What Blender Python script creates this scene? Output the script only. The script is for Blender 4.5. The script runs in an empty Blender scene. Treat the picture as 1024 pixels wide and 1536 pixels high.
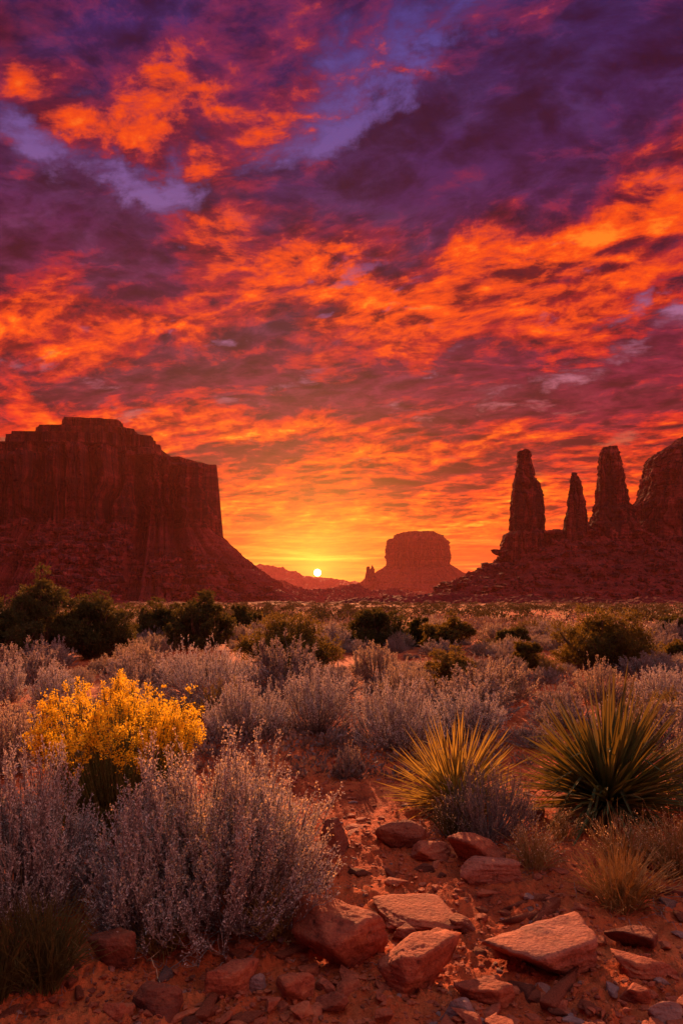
import bpy, math, random
import numpy as np
from mathutils import Vector, Matrix

scene = bpy.context.scene
COL = scene.collection
R = math.radians

# ------------------------------------------------------------------ camera
# level camera with a little lens rise, so the rock faces stay upright
F = 1024.0            # focal length in pixels of the 1024 x 1536 frame
HOR = 893.0           # pixel row of the horizon
CAMH = 1.5
cam_d = bpy.data.cameras.new("camera")
cam = bpy.data.objects.new("camera", cam_d)
COL.objects.link(cam)
cam.location = (0, 0, CAMH)
cam.rotation_euler = (R(90), 0, 0)
cam_d.sensor_fit = 'AUTO'
cam_d.sensor_width = 36.0
cam_d.lens = 24.0
cam_d.shift_y = (HOR - 768.0) / 1536.0
cam_d.clip_start = 0.05
cam_d.clip_end = 90000.0
scene.camera = cam
scene.render.engine = 'CYCLES'
scene.cycles.use_denoising = True
scene.cycles.max_bounces = 8
scene.cycles.transparent_max_bounces = 12
scene.cycles.volume_bounces = 1
scene.cycles.sample_clamp_indirect = 4.0
scene.view_settings.view_transform = 'Standard'
scene.view_settings.look = 'None'
scene.view_settings.gamma = 1.0
scene.view_settings.exposure = 1.05

SUN_AZ = math.atan2(476 - 512, F)       # measured from +Y towards +X
SUN_EL = R(15)                         # lamp and sky model
LAMP_AZ = R(-6)
DISC_EL = math.atan2(HOR - 859, F)      # where the disc stands over the ridge

# ------------------------------------------------------------------ tiny node language
class V:
    """a socket in a node tree, with arithmetic"""
    def __init__(s, nt, sock): s.nt, s.s = nt, sock
    def _m(s, op, *a, clamp=False):
        n = s.nt.nodes.new('ShaderNodeMath'); n.operation = op; n.use_clamp = clamp
        for i, v in enumerate((s,) + a):
            put(s.nt, n.inputs[i], v)
        return V(s.nt, n.outputs[0])
    def __add__(s, o): return s._m('ADD', o)
    __radd__ = __add__
    def __sub__(s, o): return s._m('SUBTRACT', o)
    def __rsub__(s, o): return (s * -1.0) + o
    def __mul__(s, o): return s._m('MULTIPLY', o)
    __rmul__ = __mul__
    def __truediv__(s, o): return s._m('DIVIDE', o)
    def __pow__(s, o): return s._m('POWER', o)
    def clamp(s): return s._m('ADD', 0.0, clamp=True)
    def min(s, o): return s._m('MINIMUM', o)
    def max(s, o): return s._m('MAXIMUM', o)
    def exp(s): return s._m('EXPONENT')
    def smooth(s, a, b):
        n = s.nt.nodes.new('ShaderNodeMapRange'); n.interpolation_type = 'SMOOTHSTEP'
        put(s.nt, n.inputs[0], s); n.inputs[1].default_value = a; n.inputs[2].default_value = b
        n.inputs[3].default_value = 0; n.inputs[4].default_value = 1
        return V(s.nt, n.outputs[0])

def put(nt, inp, v):
    if isinstance(v, V): nt.links.new(v.s, inp)
    elif isinstance(v, (tuple, list)):
        v = tuple(v)
        if len(inp.default_value) == 4 and len(v) == 3: v = v + (1.0,)
        inp.default_value = v
    else: inp.default_value = v

def xyz(nt, v):
    n = nt.nodes.new('ShaderNodeSeparateXYZ'); nt.links.new(v.s, n.inputs[0])
    return [V(nt, o) for o in n.outputs]
def vec(nt, x, y, z=0.0):
    n = nt.nodes.new('ShaderNodeCombineXYZ')
    for i, a in enumerate((x, y, z)): put(nt, n.inputs[i], a)
    return V(nt, n.outputs[0])
def vmath(nt, op, a, b):
    n = nt.nodes.new('ShaderNodeVectorMath'); n.operation = op
    put(nt, n.inputs[0], a); put(nt, n.inputs[1], b)
    return V(nt, n.outputs['Value' if op in ('DOT_PRODUCT', 'LENGTH') else 'Vector'])
def vscale(nt, a, k):
    n = nt.nodes.new('ShaderNodeVectorMath'); n.operation = 'SCALE'
    put(nt, n.inputs[0], a); put(nt, n.inputs['Scale'], k)
    return V(nt, n.outputs['Vector'])
def noise(nt, v, scale, detail=6.0, rough=0.55, dist=0.0, lac=2.0, color=False):
    n = nt.nodes.new('ShaderNodeTexNoise')
    if v is not None: nt.links.new(v.s, n.inputs['Vector'])
    n.inputs['Scale'].default_value = scale; n.inputs['Detail'].default_value = detail
    n.inputs['Roughness'].default_value = rough; n.inputs['Distortion'].default_value = dist
    n.inputs['Lacunarity'].default_value = lac
    return V(nt, n.outputs['Color' if color else 0])
def voronoi(nt, v, scale, feature='F1', out=0, rand=1.0):
    n = nt.nodes.new('ShaderNodeTexVoronoi'); n.feature = feature
    if v is not None: nt.links.new(v.s, n.inputs['Vector'])
    n.inputs['Scale'].default_value = scale
    if 'Randomness' in n.inputs: n.inputs['Randomness'].default_value = rand
    return V(nt, n.outputs[out])
def ramp(nt, v, stops, interp='LINEAR'):
    n = nt.nodes.new('ShaderNodeValToRGB'); n.color_ramp.interpolation = interp
    put(nt, n.inputs[0], v)
    e = n.color_ramp.elements
    while len(e) < len(stops): e.new(0.5)
    for el, (p, c) in zip(e, stops):
        el.position = p
        el.color = (tuple(c) + (1.0,))[:4] if isinstance(c, (tuple, list)) else (c, c, c, 1)
    return V(nt, n.outputs[0])
def mix(nt, f, a, b, blend='MIX'):
    n = nt.nodes.new('ShaderNodeMix'); n.data_type = 'RGBA'; n.blend_type = blend
    n.clamp_factor = True
    put(nt, n.inputs[0], f); put(nt, n.inputs[6], a); put(nt, n.inputs[7], b)
    return V(nt, n.outputs[2])
# ------------------------------------------------------------------ sky
def build_world():
    w = bpy.data.worlds.new("World"); scene.world = w; w.use_nodes = True
    nt = w.node_tree; nt.nodes.clear()
    tc = nt.nodes.new('ShaderNodeTexCoord')
    d = V(nt, tc.outputs['Generated'])
    x, y, z = xyz(nt, d)
    az = x._m('ARCTAN2', y)
    el = z._m('ARCSINE')
    zz = z.max(0.0)
    # cloud deck seen in perspective: bands squeeze together towards the horizon
    k = 1.0 / 0.9
    den = zz + 0.16
    pu = x / den; pv = y / den
    c, s = math.cos(R(17)), math.sin(R(17))
    qu = (pu * c - pv * s) * 1.35
    qv = (pu * s + pv * c) * 1.9
    P = vec(nt, qu, qv, 3.7)
    warp = vmath(nt, 'SUBTRACT', noise(nt, P, 0.9, 3, 0.5, color=True), (0.5, 0.5, 0.5))
    P = vmath(nt, 'ADD', P, vscale(nt, warp, 0.45))
    warp2 = vmath(nt, 'SUBTRACT', noise(nt, P, 4.5, 3, 0.5, color=True), (0.5, 0.5, 0.5))
    P = vmath(nt, 'ADD', P, vscale(nt, warp2, 0.07))
    n1 = noise(nt, P, 2.1, 14, 0.67)
    P2 = vmath(nt, 'ADD', P, (0.02, 0.075, 0.0))
    n2 = noise(nt, P2, 2.1, 14, 0.67)
    big = noise(nt, vmath(nt, 'ADD', P, (7.3, 1.2, 0.4)), 0.75, 4, 0.5)
    relief = (n1 - n2)                                     # side of each billow that faces the low sun
    puffn = noise(nt, vmath(nt, 'ADD', P, (4.4, 0.3, 1.0)), 3.6, 6, 0.6)
    puff = 1.0 - (puffn - 0.5)._m('ABSOLUTE') * 7.0       # rounded billows with soft creases
    fine = noise(nt, vmath(nt, 'ADD', P, (2.1, 9.2, 0.0)), 6.5, 12, 0.66)

    # named regions of the cloud deck: centre and half size as bearing / elevation
    ang = vec(nt, az, el, 0.0)
    def region(px, py, sx, sy, rot=0.0):
        a0 = math.atan2(px - 512, F); e0 = math.atan2((HOR - py) * math.cos(a0), F)
        m = nt.nodes.new('ShaderNodeMapping'); m.vector_type = 'TEXTURE'
        nt.links.new(angw.s, m.inputs['Vector'])
        m.inputs['Location'].default_value = (a0, e0, 0)
        m.inputs['Rotation'].default_value = (0, 0, R(rot))
        g = math.cos(a0) ** 2; h = math.cos(e0) ** 2
        m.inputs['Scale'].default_value = (sx / F * g * 1.25, sy / F * h * 1.25, 1)
        t = nt.nodes.new('ShaderNodeTexGradient'); t.gradient_type = 'QUADRATIC_SPHERE'
        nt.links.new(m.outputs[0], t.inputs[0])
        return V(nt, t.outputs['Fac'])
    angw = vmath(nt, 'ADD', ang, vscale(nt, vmath(nt, 'SUBTRACT', noise(nt, ang, 5.0, 8, 0.6, color=True), (0.5, 0.5, 0.5)), 0.22))
    def regions(lst):
        acc = None
        for (px, py, sx, sy, rot, amp) in lst:
            v = region(px, py, sx, sy, rot) * amp
            acc = v if acc is None else acc + v
        return 1.0 - (acc * -0.9).exp()
    LIT = regions([
        (30, 70, 150, 70, -30, 1.5), (150, 175, 120, 55, -8, 1.3), (290, 120, 170, 70, -5, 1.0), (215, 190, 170, 60, -10, 1.8),
        (345, 330, 100, 110, 40, 1.7), (430, 400, 260, 90, 0, 2.6), (560, 340, 90, 55, 0, 0.8), (750, 320, 180, 70, 25, 0.6),
        (610, 450, 330, 90, 14, 2.6), (880, 370, 380, 120, 14, 2.3), (560, 500, 220, 60, 10, 1.2),
        (130, 440, 260, 70, 10, 1.2), (250, 490, 200, 60, 0, 1.4), (80, 530, 200, 70, 10, 1.9), (250, 605, 170, 45, 0, 0.6), (890, 490, 220, 50, 10, 1.0),
        (380, 655, 300, 45, 3, 2.2), (500, 770, 420, 30, 0, 1.4), (640, 690, 260, 26, 6, 1.4), (800, 745, 260, 30, 5, 1.2), (90, 640, 300, 40, 0, 0.7), (680, 690, 300, 60, 8, 1.0), (920, 660, 260, 45, 6, 0.8), (480, 740, 420, 70, 0, 1.0),
        (500, 820, 500, 60, 0, 1.0)])
    DARK = regions([
        (640, 235, 360, 130, 27, 3.2), (890, 150, 380, 150, 22, 3.8), (470, 310, 170, 95, 10, 2.2), (60, 330, 300, 120, -8, 2.0), (230, 70, 150, 60, 0, 0.5),
        (230, 375, 160, 55, -10, 1.4), (600, 390, 70, 40, 0, 0.9), (420, 500, 170, 50, -5, 2.2), (560, 585, 330, 80, 0, 2.3), (160, 590, 220, 40, 0, 0.8),
        (300, 545, 240, 60, 0, 1.5), (900, 615, 330, 80, 10, 2.6), (820, 560, 300, 60, 10, 0.6), (340, 700, 200, 40, 0, 2.2), (620, 735, 380, 34, 3, 1.8), (660, 655, 200, 40, 5, 1.6), (150, 600, 260, 40, 0, 1.2), (760, 700, 260, 26, 8, 1.2),
        (100, 240, 160, 60, 0, 0.5), (720, 470, 120, 40, 20, 0.4), (420, 800, 300, 26, 0, 0.9), (180, 440, 120, 30, 0, 0.7)])
    GAP = regions([
        (250, 285, 230, 70, -15, 1.5), (450, 170, 200, 130, 25, 0.8), (620, 60, 300, 110, 10, 1.5), (1000, 40, 260, 110, 0, 0.9), (20, 160, 110, 80, -30, 1.0),
        (640, 530, 90, 40, 20, 2.6), (790, 570, 170, 45, 12, 2.6), (980, 505, 170, 50, 12, 1.6), (960, 425, 140, 30, 14, 1.2), (560, 610, 110, 40, -20, 0.6),
        (440, 640, 120, 26, 10, 0.8), (620, 720, 200, 34, 0, 1.2), (420, 570, 120, 40, 0, 0.8), (400, 790, 500, 60, 0, 0.8), (250, 640, 90, 30, 0, 0.7)])

    t = (el / 0.9).clamp()                                 # 0 at the horizon, 1 at 51 degrees
    gapc = ramp(nt, t, [(0.0, (1.0, .26, .008)), (0.07, (1.0, .32, .014)), (0.14, (1.0, .30, .03)), (0.22, (.80, .20, .08)), (0.31, (.46, .14, .19)),
                        (0.45, (.26, .12, .29)), (0.62, (.14, .080, .28)), (0.78, (.060, .055, .27)), (1.0, (.022, .034, .19))])
    shac = ramp(nt, t, [(0.0, (.42, .022, .003)), (0.08, (.26, .010, .004)), (0.16, (.14, .006, .010)), (0.28, (.085, .005, .020)), (0.42, (.055, .005, .026)),
                        (0.58, (.020, .005, .044)), (0.75, (.009, .006, .062)), (1.0, (.007, .009, .075))])
    midc = ramp(nt, t, [(0.0, (.90, .12, .004)), (0.12, (.80, .060, .003)), (0.25, (.52, .018, .004)), (0.45, (.30, .010, .010)), (0.65, (.15, .008, .030)), (1.0, (.07, .012, .08))])
    litc = ramp(nt, t, [(0.0, (1.0, .24, .006)), (0.12, (1.0, .18, .004)), (0.3, (1.0, .085, .002)), (0.6, (.90, .065, .004)), (1.0, (.60, .05, .012))])
    hot = ramp(nt, t, [(0.0, (1.0, .62, .05)), (0.12, (1.0, .50, .03)), (0.35, (1.0, .33, .012)), (0.6, (1.0, .20, .012)), (1.0, (.9, .14, .04))])

    # how much cloud, and how much of it catches the light
    fill_patch = vmath(nt, 'DOT_PRODUCT', d, (0.93, -0.22, 0.29)).smooth(0.62, 0.98)  # unseen bright patch at the right, added to light the rock faces
    back = (y * -1.0).smooth(-0.1, 0.7)
    m = (n1 - 0.5) * 4.0
    b = (big - 0.5) * 1.5
    f = (fine - 0.5) * 2.6
    cover = (m * 0.70 + f * 0.30 + (puff - 0.4) * 0.15 + b * 0.4 + 0.74 + DARK * 0.6 + LIT * 0.45 - GAP * (0.62 + t * 0.65)).smooth(0.0, 0.62)
    ex = (relief * 6.0 + f * 0.58 + (puff - 0.35) * 0.40 + b * 0.85 - m * 0.10 + LIT * 1.30 - DARK * 1.0 - GAP * 0.42 - 0.22 + (0.50 - t).max(0.0) * 0.42)
    midf = ex.smooth(-0.55, 0.35)
    lit = ex.smooth(0.22, 1.10)
    hotf = ex.smooth(0.95, 1.75)
    sheen = ((f * 0.5 + 0.1 - m * 0.5).clamp()) * 0.24 * t.smooth(0.1, 0.5)
    tex = (f * 0.55 + m * 0.45 + (puff - 0.4) * 0.5 + 0.45).clamp()
    shac = mix(nt, tex, mix(nt, 1.0, shac, (.50, .55, .62), 'MULTIPLY'), mix(nt, 1.0, shac, (1.5, 1.6, 1.5), 'MULTIPLY'))
    sh = mix(nt, sheen, shac, gapc)
    sh = mix(nt, midf * (0.92 - t * 0.25 - DARK * 0.35), sh, midc)
    tex2 = (f * 0.75 + m * 0.35 + (puff - 0.4) * 0.7 + relief * 2.0 + 0.45).clamp()
    sh = mix(nt, tex2, mix(nt, 1.0, sh, (.52, .50, .62), 'MULTIPLY'), mix(nt, 1.0, sh, (1.75, 1.7, 1.35), 'MULTIPLY'))
    sh = mix(nt, lit, sh, litc)
    sh = mix(nt, hotf * 0.9, sh, hot)
    gapc = mix(nt, (f * 0.8 + m * 1.0 + (puff - 0.5) * 0.5 + 0.42).clamp() * 0.9, gapc, mix(nt, 0.30, shac, gapc))
    brk = noise(nt, vmath(nt, 'ADD', P, (3.3, 5.1, 2.0)), 3.1, 9, 0.62).smooth(0.585, 0.70) * t.smooth(0.10, 0.30) * t.smooth(0.62, 0.45)
    cover = cover * (1.0 - brk * 0.75)
    col = mix(nt, cover, gapc, sh)

    # fibres of cloud low over the horizon
    hn = noise(nt, vec(nt, az * 3.2, el * 44.0, 5.0), 1.3, 10, 0.64, 0.6)
    low = t.smooth(0.145, 0.03)
    side = ((az - SUN_AZ) * (az - SUN_AZ) * -9.0).exp()
    hz = ramp(nt, hn, [(0.38, (.50, .022, .003)), (0.47, (.86, .065, .004)), (0.54, (1.0, .22, .008)), (0.64, (1.0, .60, .05))])
    hz = mix(nt, side, mix(nt, 0.5, hz, (.75, .06, .004)), hz)
    col = mix(nt, low * 0.92, col, hz)
    # away from the sunset: dull violet deck, plus a bright fill patch added unseen
    col = mix(nt, back * 0.85, col, mix(nt, fill_patch, mix(nt, t.smooth(0.0, 0.9), (.22, .06, .07), (.12, .04, .10)), (3.6, 1.35, 1.05)))
    zen_fill = z.smooth(0.72, 0.86)  # unseen zenith brightened to give the plants violet fill light
    col = mix(nt, zen_fill, col, mix(nt, n1.smooth(.35, .65), (.33, .33, .46), (.86, .78, .88)))
    below = z.smooth(0.0, -0.06)
    col = mix(nt, below, col, (.10, .03, .015))

    # glow and disc of the setting sun
    sd = (math.sin(SUN_AZ) * math.cos(DISC_EL), math.cos(SUN_AZ) * math.cos(DISC_EL), math.sin(DISC_EL))
    dist = vmath(nt, 'LENGTH', vmath(nt, 'SUBTRACT', vmath(nt, 'NORMALIZE', d, (0, 0, 0)), sd), (0, 0, 0))
    g1 = (dist * -9.0).exp(); g2 = (dist * -19.0).exp(); disc = dist.smooth(0.0054, 0.0036)
    col = mix(nt, 1.0, col, mix(nt, g1, (0, 0, 0), (.60, .19, .0)), 'ADD')
    col = mix(nt, 1.0, col, mix(nt, g2, (0, 0, 0), (1.3, .66, .08)), 'ADD')
    col = mix(nt, 1.0, col, mix(nt, disc, (0, 0, 0), (60.0, 45.0, 20.0)), 'ADD')
    sky = nt.nodes.new('ShaderNodeTexSky'); sky.sky_type = 'NISHITA'; sky.sun_disc = False
    sky.sun_elevation = SUN_EL; sky.sun_rotation = LAMP_AZ
    bg2 = nt.nodes.new('ShaderNodeBackground'); nt.links.new(sky.outputs[0], bg2.inputs[0]); bg2.inputs[1].default_value = 0.0004
    bg = nt.nodes.new('ShaderNodeBackground'); nt.links.new(col.s, bg.inputs[0]); bg.inputs[1].default_value = 0.48
    add = nt.nodes.new('ShaderNodeAddShader'); nt.links.new(bg.outputs[0], add.inputs[0]); nt.links.new(bg2.outputs[0], add.inputs[1])
    out = nt.nodes.new('ShaderNodeOutputWorld'); nt.links.new(add.outputs[0], out.inputs[0])
    w.cycles.sampling_method = 'MANUAL'; w.cycles.sample_map_resolution = 1024

build_world()
sun_d = bpy.data.lights.new("sun", 'SUN')
sun_d.energy = 5.0; sun_d.angle = R(0.6); sun_d.color = (1.0, 0.37, 0.15)
sun = bpy.data.objects.new("sun", sun_d); COL.objects.link(sun)
sun.location = (0, 0, 400)
sun.rotation_euler = Vector((math.sin(LAMP_AZ) * math.cos(SUN_EL), math.cos(LAMP_AZ) * math.cos(SUN_EL), math.sin(SUN_EL))).to_track_quat('Z', 'Y').to_euler()
# ------------------------------------------------------------------ number helpers
_rs = np.random.RandomState(11)
_PERM = _rs.permutation(4096).astype(np.int64)
_G = _rs.normal(size=(4096, 3)); _G /= np.linalg.norm(_G, axis=1)[:, None]
def _h(ix, iy, iz):
    return _PERM[(_PERM[(_PERM[ix & 4095] + iy) & 4095] + iz) & 4095]
def perlin(x, y, z):
    x, y, z = np.broadcast_arrays(np.asarray(x, float), np.asarray(y, float), np.asarray(z, float))
    ix, iy, iz = np.floor(x).astype(np.int64), np.floor(y).astype(np.int64), np.floor(z).astype(np.int64)
    fx, fy, fz = x - ix, y - iy, z - iz
    u, v, w = [t * t * t * (t * (t * 6 - 15) + 10) for t in (fx, fy, fz)]
    r = 0.0
    for a in (0, 1):
        for b in (0, 1):
            for c in (0, 1):
                g = _G[_h(ix + a, iy + b, iz + c)]
                d = g[..., 0] * (fx - a) + g[..., 1] * (fy - b) + g[..., 2] * (fz - c)
                r = r + d * (u if a else 1 - u) * (v if b else 1 - v) * (w if c else 1 - w)
    return r * 1.5
def fbm(x, y, z, octaves=5, gain=0.5, lac=2.03, ridged=False):
    a, s, f = 1.0, 0.0, 1.0
    for i in range(octaves):
        n = perlin(x * f + 17.3 * i, y * f - 9.1 * i, z * f + 4.7 * i)
        if ridged: n = 1.0 - 2.0 * np.abs(n) * 1.6
        s = s + a * n; a *= gain; f *= lac
    return s
def sstep(a, b, x):
    t = np.clip((np.asarray(x, float) - a) / (b - a), 0, 1); return t * t * (3 - 2 * t)

def make_mesh(name, v, faces, mats=(), smooth=False, midx=None):
    """faces: a list of (n,3) / (n,4) index arrays"""
    me = bpy.data.meshes.new(name)
    v = np.ascontiguousarray(v, dtype=np.float32)
    faces = [np.asarray(f, dtype=np.int32) for f in faces if len(f)]
    me.vertices.add(len(v)); me.vertices.foreach_set('co', v.ravel())
    loops = np.concatenate([f.ravel() for f in faces])
    tot = np.concatenate([np.full(len(f), f.shape[1], np.int32) for f in faces])
    start = np.concatenate([[0], np.cumsum(tot)[:-1]]).astype(np.int32)
    me.loops.add(len(loops)); me.loops.foreach_set('vertex_index', loops)
    me.polygons.add(len(tot)); me.polygons.foreach_set('loop_start', start)
    me.polygons.foreach_set('loop_total', tot)
    if midx is not None: me.polygons.foreach_set('material_index', np.asarray(midx, np.int32))
    me.polygons.foreach_set('use_smooth', np.full(len(tot), bool(smooth)))
    for m in mats: me.materials.append(m)
    me.update(calc_edges=True); me.validate()
    return me
def link(name, data, parent=None, loc=None):
    o = bpy.data.objects.new(name, data); COL.objects.link(o)
    if parent: o.parent = parent
    if loc is not None: o.location = loc
    return o
def tag(o, label=None, cat=None, group=None, kind=None):
    if label: o['label'] = label
    if cat: o['category'] = cat
    if group: o['group'] = group
    if kind: o['kind'] = kind
    return o
def grid_faces(rows, cols, wrap=False):
    r = np.arange(rows - 1)[:, None]; c = np.arange(cols if wrap else cols - 1)[None, :]
    c2 = (c + 1) % cols
    a = r * cols + c; b = r * cols + c2; d = (r + 1) * cols + c; e = (r + 1) * cols + c2
    return np.stack([a, b, e, d], -1).reshape(-1, 4)

_ICO = {}
def ico(sub):
    if sub not in _ICO:
        import bmesh
        bm = bmesh.new(); bmesh.ops.create_icosphere(bm, subdivisions=sub, radius=1.0)
        v = np.array([q.co[:] for q in bm.verts]); f = np.array([[w.index for w in q.verts] for q in bm.faces])
        bm.free(); _ICO[sub] = (v, f)
    return _ICO[sub]

# the lie of the land ------------------------------------------------
def ground_z(x, y):
    x = np.asarray(x, float); y = np.asarray(y, float)
    d = np.hypot(x, y)
    drop = -0.0105 * np.clip(d - 25, 0, 1400)
    far = sstep(8, 40, d)
    h = drop + 0.05 * fbm(x * 0.55, y * 0.55, 0.3, 3) * (1 - far * 0.5)
    h = h + far * (0.35 * fbm(x * 0.035, y * 0.035, 2.3, 3)) * (1 + sstep(60, 400, d) * 3)
    h = h + 0.10 * sstep(-0.2, -1.6, x) * sstep(8, 3, d) + 0.06 * sstep(0.9, 2.2, x) * sstep(9, 4, d)   # banks either side of the bare track
    return h
def fine_z(x, y):
    """clods and crust of the near ground"""
    d = np.hypot(x, y)
    w = sstep(14, 3.5, d)
    a = fbm(x * 5.0, y * 5.0, 1.7, 4)
    b = fbm(x * 16.0, y * 16.0, 5.1, 3, ridged=True)
    return w * (0.020 * a + 0.011 * b * (0.4 + sstep(-0.2, 0.5, a)))
def at(px, py):
    """the ground point seen at a pixel of the photograph"""
    dx, dz = (px - 512) / F, -(py - HOR) / F
    y = CAMH / max(-dz, 1e-3)
    for _ in range(12):
        g = float(ground_z(dx * y, y)); y = (CAMH - g) / max(-dz, 1e-3)
    return Vector((dx * y, y, float(ground_z(dx * y, y))))

# ------------------------------------------------------------------ materials
def new_mat(name):
    m = bpy.data.materials.new(name); m.use_nodes = True
    nt = m.node_tree; nt.nodes.clear()
    out = nt.nodes.new('ShaderNodeOutputMaterial')
    return m, nt, out
def principled(nt, col, rough=0.85, spec=0.25, normal=None):
    b = nt.nodes.new('ShaderNodeBsdfPrincipled')
    put(nt, b.inputs['Base Color'], col); put(nt, b.inputs['Roughness'], rough)
    b.inputs['Specular IOR Level'].default_value = spec
    if normal is not None: nt.links.new(normal, b.inputs['Normal'])
    return b
def bump(nt, height, dist, strength=1.0, prev=None):
    n = nt.nodes.new('ShaderNodeBump'); n.inputs['Distance'].default_value = dist; n.inputs['Strength'].default_value = strength
    put(nt, n.inputs['Height'], height)
    if prev is not None: nt.links.new(prev, n.inputs['Normal'])
    return n.outputs[0]
def objco(nt):
    return V(nt, nt.nodes.new('ShaderNodeTexCoord').outputs['Object'])
def objrand(nt):
    return V(nt, nt.nodes.new('ShaderNodeObjectInfo').outputs['Random'])
def geo(nt, name):
    return V(nt, nt.nodes.new('ShaderNodeNewGeometry').outputs[name])

def mat_soil():
    m, nt, out = new_mat('red_desert_soil')
    P = geo(nt, 'Position')
    n0 = noise(nt, P, 0.06, 5, 0.6); n1 = noise(nt, P, 1.1, 7, 0.6); n2 = noise(nt, P, 9.0, 6, 0.65)
    col = ramp(nt, n1 * 0.6 + n2 * 0.4, [(0.34, (.12, .017, .009)), (0.47, (.46, .088, .026)), (0.62, (.64, .17, .055))])
    v = voronoi(nt, P, 55.0); vc = voronoi(nt, P, 55.0, out=1)
    grit = (1.0 - v * 2.2).clamp() * noise(nt, P, 6.0, 3).smooth(0.45, 0.62)
    col = mix(nt, grit * 0.55, col, mix(nt, xyz(nt, vc)[0], (.20, .05, .03), (.55, .24, .14)))
    # far off, low scrub and dry grass tint the plain
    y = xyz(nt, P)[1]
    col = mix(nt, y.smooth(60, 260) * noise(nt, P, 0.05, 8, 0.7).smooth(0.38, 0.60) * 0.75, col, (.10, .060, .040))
    b = bump(nt, noise(nt, P, 30.0, 9, 0.70) * 1.3 + grit * 0.9, 0.018, 1.0)
    b = bump(nt, n2, 0.05, 0.9, b)
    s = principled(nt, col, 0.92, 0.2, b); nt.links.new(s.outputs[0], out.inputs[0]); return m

def mat_cliff(scale=1.0, name='red_sandstone_cliff', talus=False):
    m, nt, out = new_mat(name)
    P = geo(nt, 'Position'); x, y, z = xyz(nt, P)
    n1 = noise(nt, vscale(nt, P, 1.0), 0.03 / scale, 8, 0.62)
    strk = noise(nt, vec(nt, x, y, z * 0.06), 0.085 / scale, 9, 0.66)           # desert varnish running down
    bed = noise(nt, vec(nt, x * 0.04, y * 0.04, z), 0.16 / scale, 8, 0.7)        # bedding
    fine = noise(nt, P, 0.5 / scale, 10, 0.7)
    if talus:
        col = ramp(nt, n1 * 0.35 + fine * 0.4 + bed * 0.25, [(0.38, (.030, .006, .010)), (0.46, (.12, .016, .018)), (0.55, (.26, .034, .034)), (0.66, (.46, .10, .08))])
        h = fine * 1.6 + voronoi(nt, P, 0.22 / scale) * 1.2 + bed * 0.6
    else:
        col = ramp(nt, n1 * 0.3 + bed * 0.3 + fine * 0.4, [(0.39, (.045, .007, .011)), (0.49, (.17, .022, .024)), (0.60, (.36, .062, .050))])
        col = mix(nt, strk.smooth(0.47, 0.58) * 0.95, col, (.025, .006, .014))
        str2 = noise(nt, vec(nt, x, y, z * 0.03), 0.032 / scale, 7, 0.6, 0.4)  # broad dark streaks that paint crevice shade onto the cliff
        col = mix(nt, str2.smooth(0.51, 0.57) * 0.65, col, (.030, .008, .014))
        crack_shade = 1.0 - (noise(nt, vec(nt, x, y, z * 0.02), 0.05 / scale, 3, 0.5) - 0.5)._m('ABSOLUTE') * 38.0  # thin dark crack lines, crevice shade put into the colour
        col = mix(nt, crack_shade.clamp() * 0.8, col, (.018, .005, .008))
        col = mix(nt, strk.smooth(0.44, 0.32) * 0.5, col, (.46, .10, .07))
        bands = noise(nt, vec(nt, x * 0.004, y * 0.004, z + noise(nt, P, 0.02 / scale, 3) * 6.0), 0.075 / scale, 5, 0.75)
        col = mix(nt, bands.smooth(0.50, 0.56) * 0.55, col, mix(nt, 1.0, col, (.45, .40, .50), 'MULTIPLY'))
        col = mix(nt, bands.smooth(0.44, 0.40) * 0.55, col, mix(nt, 1.0, col, (1.6, 1.8, 1.7), 'MULTIPLY'))
        h = fine * 1.0 + bed * 1.6 + strk * 1.4 + bands.smooth(0.49, 0.52) * 1.2
    b = bump(nt, h, 3.0 * scale, 1.0)
    s = principled(nt, col, 0.9, 0.15, b); nt.links.new(s.outputs[0], out.inputs[0]); return m

def mat_rock(name='sandstone_rock', dark=0.0, grey=0.0, pale=0.0):
    m, nt, out = new_mat(name)
    P = objco(nt); r = objrand(nt)
    Pn = vmath(nt, 'ADD', P, vscale(nt, vec(nt, r, r, r), 13.0))
    n1 = noise(nt, Pn, 7.0, 8, 0.65); n2 = noise(nt, Pn, 38.0, 8, 0.7)
    x, y, z = xyz(nt, Pn)
    lam = noise(nt, vec(nt, x * 0.6, y * 0.6, z * 5.0), 9.0, 6, 0.65)
    A = np.array([(.09, .018, .013), (.34, .082, .040), (.56, .19, .085)])
    A = A * (1 - dark) + np.array([.03, .018, .018]) * dark
    A = A * (1 - grey) + np.array([[.12, .075, .075], [.25, .16, .15], [.36, .25, .22]]) * grey
    A = A + pale * np.array([.10, .07, .05])
    col = ramp(nt, n1 * 0.45 + n2 * 0.30 + lam * 0.25, [(0.34, tuple(A[0])), (0.50, tuple(A[1])), (0.64, tuple(A[2]))])
    pit = voronoi(nt, Pn, 60.0)
    col = mix(nt, noise(nt, Pn, 20.0, 5).smooth(0.60, 0.70) * 0.6, col, tuple(A[0] * 0.5))
    nz = xyz(nt, geo(nt, 'Normal'))[2]
    dust = nz.smooth(0.3, 0.95) * noise(nt, Pn, 5.0, 6).smooth(0.42, 0.62)       # red dust settled on top
    col = mix(nt, dust * 0.35, col, (.42, .10, .03))
    b = bump(nt, n2 * 1.3 + lam * 1.0 + (1.0 - pit) * 0.35, 0.014, 1.0)
    b = bump(nt, n1, 0.02, 0.5, b)
    s = principled(nt, col, 0.82, 0.3, b); nt.links.new(s.outputs[0], out.inputs[0]); return m

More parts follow.
